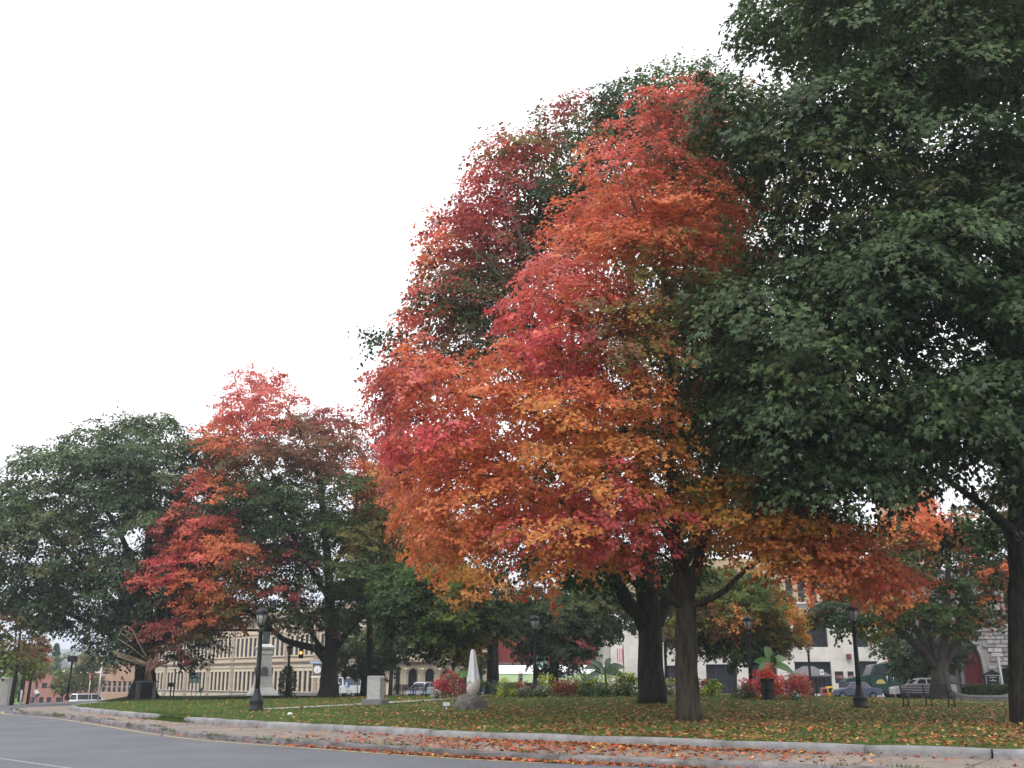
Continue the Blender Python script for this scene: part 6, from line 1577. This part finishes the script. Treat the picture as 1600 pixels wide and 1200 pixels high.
tr = MB(); tr.tube([P(31,1097,118), P(36,1065,118), P(43,1040,118), P(45,1015,118)], [.3,.26,.2,.1], 8); t_ = tr.build('bare_trunk', M_BARK_D); tag(t_, 'dark leaning trunk of a far left street tree', 'tree trunk')

# ------------------------------------------------------------------ bus shelter, boxes
bs = empty('bus_shelter', (X_at(1264, 104), 104, .03), 0, 'black bus shelter with a pyramid roof before the white office', 'bus shelter')
w2 = 1.65
b = MB(); b.add([(-w2-.25,-.9,2.0),(w2+.25,-.9,2.0),(w2+.25,.9,2.0),(-w2-.25,.9,2.0),(-.5,0,2.85),(.5,0,2.85),(-w2-.25,-.9,1.9),(w2+.25,-.9,1.9),(w2+.25,.9,1.9),(-w2-.25,.9,1.9)], [(0,1,5,4),(1,2,5),(2,3,4,5),(3,0,4),(6,9,8,7),(0,6,7,1),(1,7,8,2),(2,8,9,3),(3,9,6,0)]); b.build('roof', mat('shelter_roof', (.10,.10,.11), .5, .4), bs)
for x in (-w2,-w2*.5,0,w2*.5,w2):
    for y in (-.7,.7):
        b = MB(); b.box((x-.045,y-.045,0),(x+.045,y+.045,1.9)); b.build('post', M_BLACK, bs)
b = MB(); b.box((-w2,.66,.5),(w2,.67,1.8)); b.build('glass_panel', mat('shelter_glass', (.10,.11,.12), .1, .5), bs)
b = MB(); b.box((-w2+.3,.2,.42),(w2-.3,.6,.48)); b.build('bench_seat', M_BLACK, bs)
b = MB(); b.box((.85,-.95,2.05),(1.15,-.9,2.55)); b.build('stop_flag', M_WHITEP, bs); b = MB(); b.box((.93,-.956,2.2),(1.07,-.951,2.42)); b.build('emblem', M_SBLUE, bs)
nbx = empty('newspaper_box', (X_at(1295, 98), 98, .03), R(6), 'yellow newspaper box near the bus shelter', 'newspaper box')
M_YEL = mat('yellow_plastic', (.70,.38,.03), .5, .4)
b = MB(); b.box((-.26,-.24,.35),(.26,.24,1.05), .05); b.build('cabinet', M_YEL, nbx); b = MB(); b.box((-.2,-.2,0),(.2,.2,.348)); b.build('pedestal', M_YEL, nbx); b = MB(); b.box((-.18,-.246,.55),(.18,-.242,.92)); b.build('door_window', M_GLASS, nbx)
nb2 = empty('newspaper_box', (X_at(1286, 98), 98, .03), 0, 'pinkish red newspaper box left of the yellow one', 'newspaper box')
b = MB(); b.box((-.25,-.24,.3),(.25,.24,.95), .05); b.build('cabinet', mat('red_plastic', (.32,.10,.10), .5, .4), nb2); b = MB(); b.box((-.2,-.2,0),(.2,.2,.298)); b.build('pedestal', M_DARKM, nb2); b = MB(); b.box((-.18,-.246,.5),(.18,-.242,.82)); b.build('door_window', M_GLASS, nb2)

# ------------------------------------------------------------------ vehicles
M_TYRE = mat('tyre_rubber', (.02,.02,.02), .85, .2); M_RIM = mat('wheel_rim', (.45,.45,.46), .35, .5, metal=.6); M_CARGL = mat('car_glass', (.03,.035,.045), .08, .6); M_TAIL = mat('tail_lamp', (.40,.02,.02), .3, .5); M_HEAD = mat('head_lamp', (.65,.66,.68), .15, .6); M_CHROME = mat('chrome', (.6,.6,.62), .2, .5, metal=.9)
def wheel(parent, x, y, z, r, w):
    o = empty('wheel'); o.parent = parent; o.location = (x, y, z)
    b = MB(); b.lathe([(r*.62,-w/2),(r*.95,-w/2),(r,-w*.3),(r,w*.3),(r*.95,w/2),(r*.62,w/2)], n=20, cap=False); t = b.build('tyre', M_TYRE, o); t.rotation_euler = (R(90),0,0)
    b = MB(); b.lathe([(r*.1,-w*.36),(r*.62,-w*.44),(r*.62,w*.44),(r*.1,w*.36)], n=14); t = b.build('rim', M_RIM, o); t.rotation_euler = (R(90),0,0)
def car(label, px, Y, zg, rz, color, L=4.5, Wd=1.75, H=1.45, kind='sedan', rough=.3):
    root = empty('car' if kind != 'van' else 'van', (X_at(px, Y), Y, zg), rz, label, 'car' if kind != 'van' else 'van', 'vehicles parked round the square')
    body_m = mat('car_paint_%d' % (int(color[0]*999)*7+int(color[2]*999)), color, rough, .5, coat=.6)
    a = L/2
    if kind == 'van': lower = [(-a,.35),(a,.35),(a,.8),(a*.96,.95),(a*.72,1.05),(-a*.98,1.05),(-a,.9)]; cab = [(-a*.97,1.05),(a*.70,1.05),(a*.45,H*.97),(a*.38,H),(-a*.88,H),(-a*.95,H*.95)]
    else: lower = [(-a,.32),(a,.32),(a,.62),(a*.95,.74),(a*.45,.90),(-a*.62,.93),(-a*.96,.88),(-a,.7)]; cab = [(-a*.62,.925),(a*.47,.90),(a*.16,H*.97),(a*.02,H),(-a*.22,H),(-a*.38,H*.96)]
    n = len(lower); b = MB(); vs = []
    for y, s, dz in ((-Wd/2,.985,0),(-Wd/2*.93,1,.02),(Wd/2*.93,1,.02),(Wd/2,.985,0)):
        for (x, z) in lower: vs.append((x*s, y, z + (dz if z > .6 else -dz)))
    fs = [(r_*n+k, r_*n+(k+1)%n, (r_+1)*n+(k+1)%n, (r_+1)*n+k) for r_ in range(3) for k in range(n)] + [tuple(reversed(range(n))), tuple(3*n+k for k in range(n))]
    b.add(vs, fs); b.build('body', body_m, root, fix=True)
    m_ = len(cab); b = MB(); vs = []
    for s in (-1, 1):
        for (x, z) in cab: vs.append((x, s*(Wd/2*.93 - .20*(z-.9)/(H-.9)), z))
    b.add(vs, [tuple(range(m_)), tuple(reversed(range(m_, 2*m_)))] + [(k, m_+k, m_+(k+1)%m_, (k+1)%m_) for k in range(m_)]); b.build('cabin', body_m, root, fix=True)
    zb, zt = .97 if kind != 'van' else 1.1, H - .08
    def xat(z, side):                                              # slope of windscreen / rear
        c0, c1 = (cab[1], cab[2]) if side > 0 else (cab[0], cab[-1]); t = (z-c0[1])/(c1[1]-c0[1]); return c0[0]+(c1[0]-c0[0])*t
    xm = (-a*.05)
    for s in (-1, 1):
        for (xa0, xa1, xb0, xb1) in ((xat(zb,-1)+.16, xm-.04, xat(zt,-1)+.10, xm-.04), (xm+.04, xat(zb,1)-.16, xm+.04, xat(zt,1)-.10)):
            yb = lambda z: s*(Wd/2*.93 - .20*(z-.9)/(H-.9) + .008)
            b = MB(); b.add([(xa0,yb(zb),zb),(xa1,yb(zb),zb),(xb1,yb(zt),zt),(xb0,yb(zt),zt)], [(0,1,2,3) if s < 0 else (3,2,1,0)]); b.build('side_window', M_CARGL, root)
    for side, nm in ((1,'windscreen'),(-1,'rear_window')):
        b = MB(); x0_, x1_ = xat(zb,side)+side*.012, xat(zt-.03,side)+side*.012; w0, w1 = Wd/2*.93-.1, Wd/2*.93-.28
        b.add([(x0_,-w0,zb),(x0_,w0,zb),(x1_,w1,zt-.03),(x1_,-w1,zt-.03)], [(0,1,2,3) if side > 0 else (3,2,1,0)]); b.build(nm, M_CARGL, root)
    for x in (-a*.62, a*.62):
        for s in (-1, 1): wheel(root, x, s*(Wd/2-.1), .32, .32, .2)
    for s in (-1, 1):
        b = MB(); b.cbox((a*.975, s*(Wd/2-.28), .68),(.12,.34,.13)); b.build('headlight', M_HEAD, root)
        b = MB(); b.cbox((-a*.985, s*(Wd/2-.24), .76),(.10,.28,.16)); b.build('tail_light', M_TAIL, root)
        b = MB(); b.cbox((xat(zb,1)-.2, s*(Wd/2+.06), 1.0),(.12,.16,.12)); b.build('mirror', body_m, root)
    return root
car('blue grey car parked in front of the green truck', 1334, 98, .03, R(180), (.07,.085,.13), 4.3)
car('silver car parked behind the metal bench', 1440, 74.6, lawn_z(X_at(1440,74.6),74.6)+.02, R(176), (.60,.60,.62), 4.0, 1.7, 1.34)
car('pale silver car before the sandstone building, right of the thick trunk', 541, 117, -.02, R(20), (.48,.50,.52), 4.4)
car('white van tail to the right of the pale silver car', 562, 117, -.02, R(25), (.62,.65,.66), 4.4, 1.9, 1.95, 'van')
car('light blue car seen between the black benches and crimson flowers', 664, 112, 0.0, R(60), (.35,.42,.48), 4.4)
car('blue car below the lime fascia, left end', 784, 110, 0.0, R(5), (.14,.18,.30), 4.4)
car('white minivan parked beyond the left lawn', 142, 150, -2.0, R(52), (.68,.69,.72), 4.7, 1.9, 1.85, 'van')

# green truck
tk = empty('truck', (X_at(1372, 100), 100, .03), 0, 'dark green truck with yellow emblems on cab and sleeper', 'truck')
M_TG = mat('truck_green', (.012,.045,.035), .3, .5, coat=.5); M_EMB = mat('emblem_yellow', (.45,.36,.10), .6, .3)
zz = 1.15
b = MB(); b.prism([(-3.2,.6),(-.9,.6),(-.9,2.0),(-1.5,1.98),(-2.9,1.75),(-3.2,1.5)], 'y', -.85, .85); b.build('hood', M_TG, tk, fix=True)
b = MB(); b.prism([(-1.0,.6),(.55,.6),(.55,3.02),(-.35,2.95),(-.62,2.85),(-1.0,2.0)], 'y', -1.1, 1.1); b.build('cab', M_TG, tk, fix=True)
b = MB(); b.box((.57,-1.15,.6),(2.05,1.15,3.12), .08); b.build('sleeper', M_TG, tk)
b = MB(); b.add([(-.80,-1.112,2.02),(.25,-1.112,2.02),(.25,-1.112,2.78),(-.42,-1.112,2.74)], [(0,1,2,3)]); b.build('door_window', M_CARGL, tk)
b = MB(); b.add([(-1.012,-.95,2.05),(-1.012,.95,2.05),(-.64,.95,2.80),(-.64,-.95,2.80)], [(3,2,1,0)]); b.build('windscreen', M_CARGL, tk)
b = MB(); b.add([(.75,-1.162,2.2),(1.7,-1.162,2.2),(1.7,-1.162,2.75),(.75,-1.162,2.75)], [(0,1,2,3)]); b.build('sleeper_window', M_CARGL, tk)
for x, z, r_, y in ((-.15,1.28,.42,-1.113),(1.55,1.85,.25,-1.163)):
    b = MB(); b.prism([(x+r_*math.cos(R(12*k)), z+r_*.9*math.sin(R(12*k))) for k in range(16)], 'y', y-.006, y); b.build('emblem', M_EMB, tk, fix=True)
b = MB(); b.box((.75,-1.170,2.86),(1.6,-1.164,2.96)); b.build('name_band', mat('band_green', (.03,.28,.10), .5, .4), tk)
for x in (.42, .98):
    b = MB(); b.tube([(x,-1.2,1.1),(x,-1.2,2.0)], .02, 6); b.build('grab_handle', M_CHROME, tk)
b = MB(); b.tube([(2.35,-.9,.6),(2.35,-.9,3.2),(2.3,-.9,3.45)], .12, 10); b.build('exhaust_stack', mat('stack_grey', (.32,.31,.29), .4, .5, metal=.5), tk)
b = MB(); b.tube([(-.75,-1.1,2.7),(-1.1,-1.35,2.75),(-1.1,-1.35,2.2),(-.8,-1.1,2.1)], .018, 5); b.cbox((-1.12,-1.37,2.45),(.06,.2,.45)); b.build('mirror', M_CHROME, tk)
b = MB(); b.lathe([(.10,3.12),(.10,3.24),(.06,3.28)], (.95,0,0), 10); b.build('beacon', mat('beacon_orange', (.75,.16,.03), .4, .5), tk)
b = MB(); b.box((-3.3,-1.0,.45),(8,1.0,.6)); b.build('chassis', M_DARKM, tk)
b = MB(); b.box((2.7,-1.2,.75),(8,1.2,1.1)); b.box((2.7,-1.2,1.1),(2.85,1.2,1.9)); b.build('flat_bed', M_DARKM, tk)
b = MB()
for k in range(5): b.tube([(2.2+.05*k,-1.15,.9),(2.6,-1.25,1.3+.06*k),(3.0+.1*k,-1.2,1.5+.05*k),(3.2+.1*k,-1.15,1.2)], .06, 6)
b.build('red_hose', mat('hose_red', (.35,.05,.06), .6, .3), tk, kind='stuff')
b = MB(); b.box((-3.3,-.95,.45),(-3.2,.95,1.5)); b.build('grille', M_CHROME, tk)
for x in (-2.3, 3.9, 5.1, 1.2):
    for s in (-1, 1): wheel(tk, x, s*.95, .48, .48, .28)

# ------------------------------------------------------------------ the walker at the far left
def person(label, px, Y, zg, rz):
    root = empty('person', (X_at(px, Y), Y, zg), rz, label, 'person')
    J = [(0,0,.98,.15),(0,.02,1.18,.145),(0,.03,1.36,.16),(0,.02,1.46,.075),(0,-.01,1.53,.06),(0,-.03,1.62,.095),(0,-.03,1.72,.085),
         (.17,.03,1.40,.065),(.22,.03,1.15,.05),(.13,-.22,1.10,.042),(.05,-.32,1.14,.035),
         (-.17,.03,1.40,.065),(-.22,.05,1.14,.05),(-.12,-.20,1.08,.042),(-.04,-.31,1.12,.035),
         (.09,0,.90,.10),(.10,-.07,.50,.07),(.10,-.02,.09,.05),(.10,-.16,.04,.045),
         (-.09,0,.90,.10),(-.10,.06,.50,.07),(-.10,.16,.10,.05),(-.10,.03,.05,.045)]
    E = [(0,1),(1,2),(2,3),(3,4),(4,5),(5,6),(2,7),(7,8),(8,9),(9,10),(2,11),(11,12),(12,13),(13,14),(0,15),(15,16),(16,17),(17,18),(0,19),(19,20),(20,21),(21,22)]
    me = bpy.data.meshes.new('body'); me.from_pydata([j[:3] for j in J], E, []); o = bpy.data.objects.new('body', me); link(o, root)
    m = o.modifiers.new('skin', 'SKIN'); 
    for i, v in enumerate(me.skin_vertices[0].data): v.radius = (J[i][3], J[i][3] * (.75 if i < 3 else 1)); v.use_root = (i == 0)
    s = o.modifiers.new('sub', 'SUBSURF'); s.levels = 2; s.render_levels = 2
    mt = bpy.data.materials.new('walker_clothes'); mt.use_nodes = True; nt = mt.node_tree; bs_ = nt.nodes['Principled BSDF']; bs_.inputs['Roughness'].default_value = .8
    g_ = nt.nodes.new('ShaderNodeTexCoord'); sp_ = nt.nodes.new('ShaderNodeSeparateXYZ'); cr = nt.nodes.new('ShaderNodeValToRGB'); cr.color_ramp.interpolation = 'CONSTANT'
    mr = nt.nodes.new('ShaderNodeMapRange'); mr.inputs['From Max'].default_value = 1.8
    nt.links.new(g_.outputs['Object'], sp_.inputs[0]); nt.links.new(sp_.outputs['Z'], mr.inputs['Value']); nt.links.new(mr.outputs[0], cr.inputs[0]); nt.links.new(cr.outputs[0], bs_.inputs['Base Color'])
    e = cr.color_ramp.elements; e[0].position = 0; e[0].color = (.05,.05,.05,1); e[1].position = .055; e[1].color = (.05,.09,.18,1)
    for p_, c_ in ((.52,(.70,.68,.68,1)),(.815,(.52,.30,.22,1))): q_ = e.new(p_); q_.color = c_
    me.materials.append(mt)
    b = MB(); b.lathe([(.02,1.80),(.085,1.78),(.112,1.70),(.108,1.60),(.10,1.50),(.06,1.46)], (0,.02,0), 12); b.build('hair', mat('brown_hair', (.10,.05,.035), .8, .2), root)
    return root
pw = person('walker in white top and blue jeans carrying white papers, far left', 59.5, 133, ground_z(X_at(59.5,133),133)-.0, R(60))
pa = MB(); pa.box((-.16,-.42,1.08),(.16,-.34,1.22)); pao = pa.build('paper_bundle', M_WHITEP); pao.location = pw.location; pao.rotation_euler = pw.rotation_euler; tag(pao, 'white papers held by the walker', 'papers')
sb_ = MB(); sb_.lathe([(.02,.74),(.15,.78),(.17,.92),(.12,1.08),(.03,1.12)], (.27,.05,0), 10); sb_.tube([(.24,.05,1.08),(.1,.1,1.42),(-.12,.02,1.45)], .015, 5); sbo = sb_.build('shoulder_bag', mat('bag_blue', (.05,.06,.16), .7, .3)); sbo.location = pw.location; sbo.rotation_euler = pw.rotation_euler; tag(sbo, 'dark blue shoulder bag carried by the walker', 'bag')
# ------------------------------------------------------------------ moist autumn air
hb = MB(); hb.box((-3300, -70, -16), (3300, 4300, 100))
hm = bpy.data.materials.new('moist_air'); hm.use_nodes = True
hn = hm.node_tree; hn.nodes.remove(hn.nodes['Principled BSDF'])
pv_ = hn.nodes.new('ShaderNodeVolumePrincipled')
pv_.inputs['Color'].default_value = (0.80, 0.86, 0.95, 1)
pv_.inputs['Density'].default_value = 0.0004
hn.links.new(pv_.outputs[0], hn.nodes['Material Output'].inputs['Volume'])
ho = hb.build('haze', hm); tag(ho, 'thin pale moist air over the whole scene', 'haze', kind='stuff')
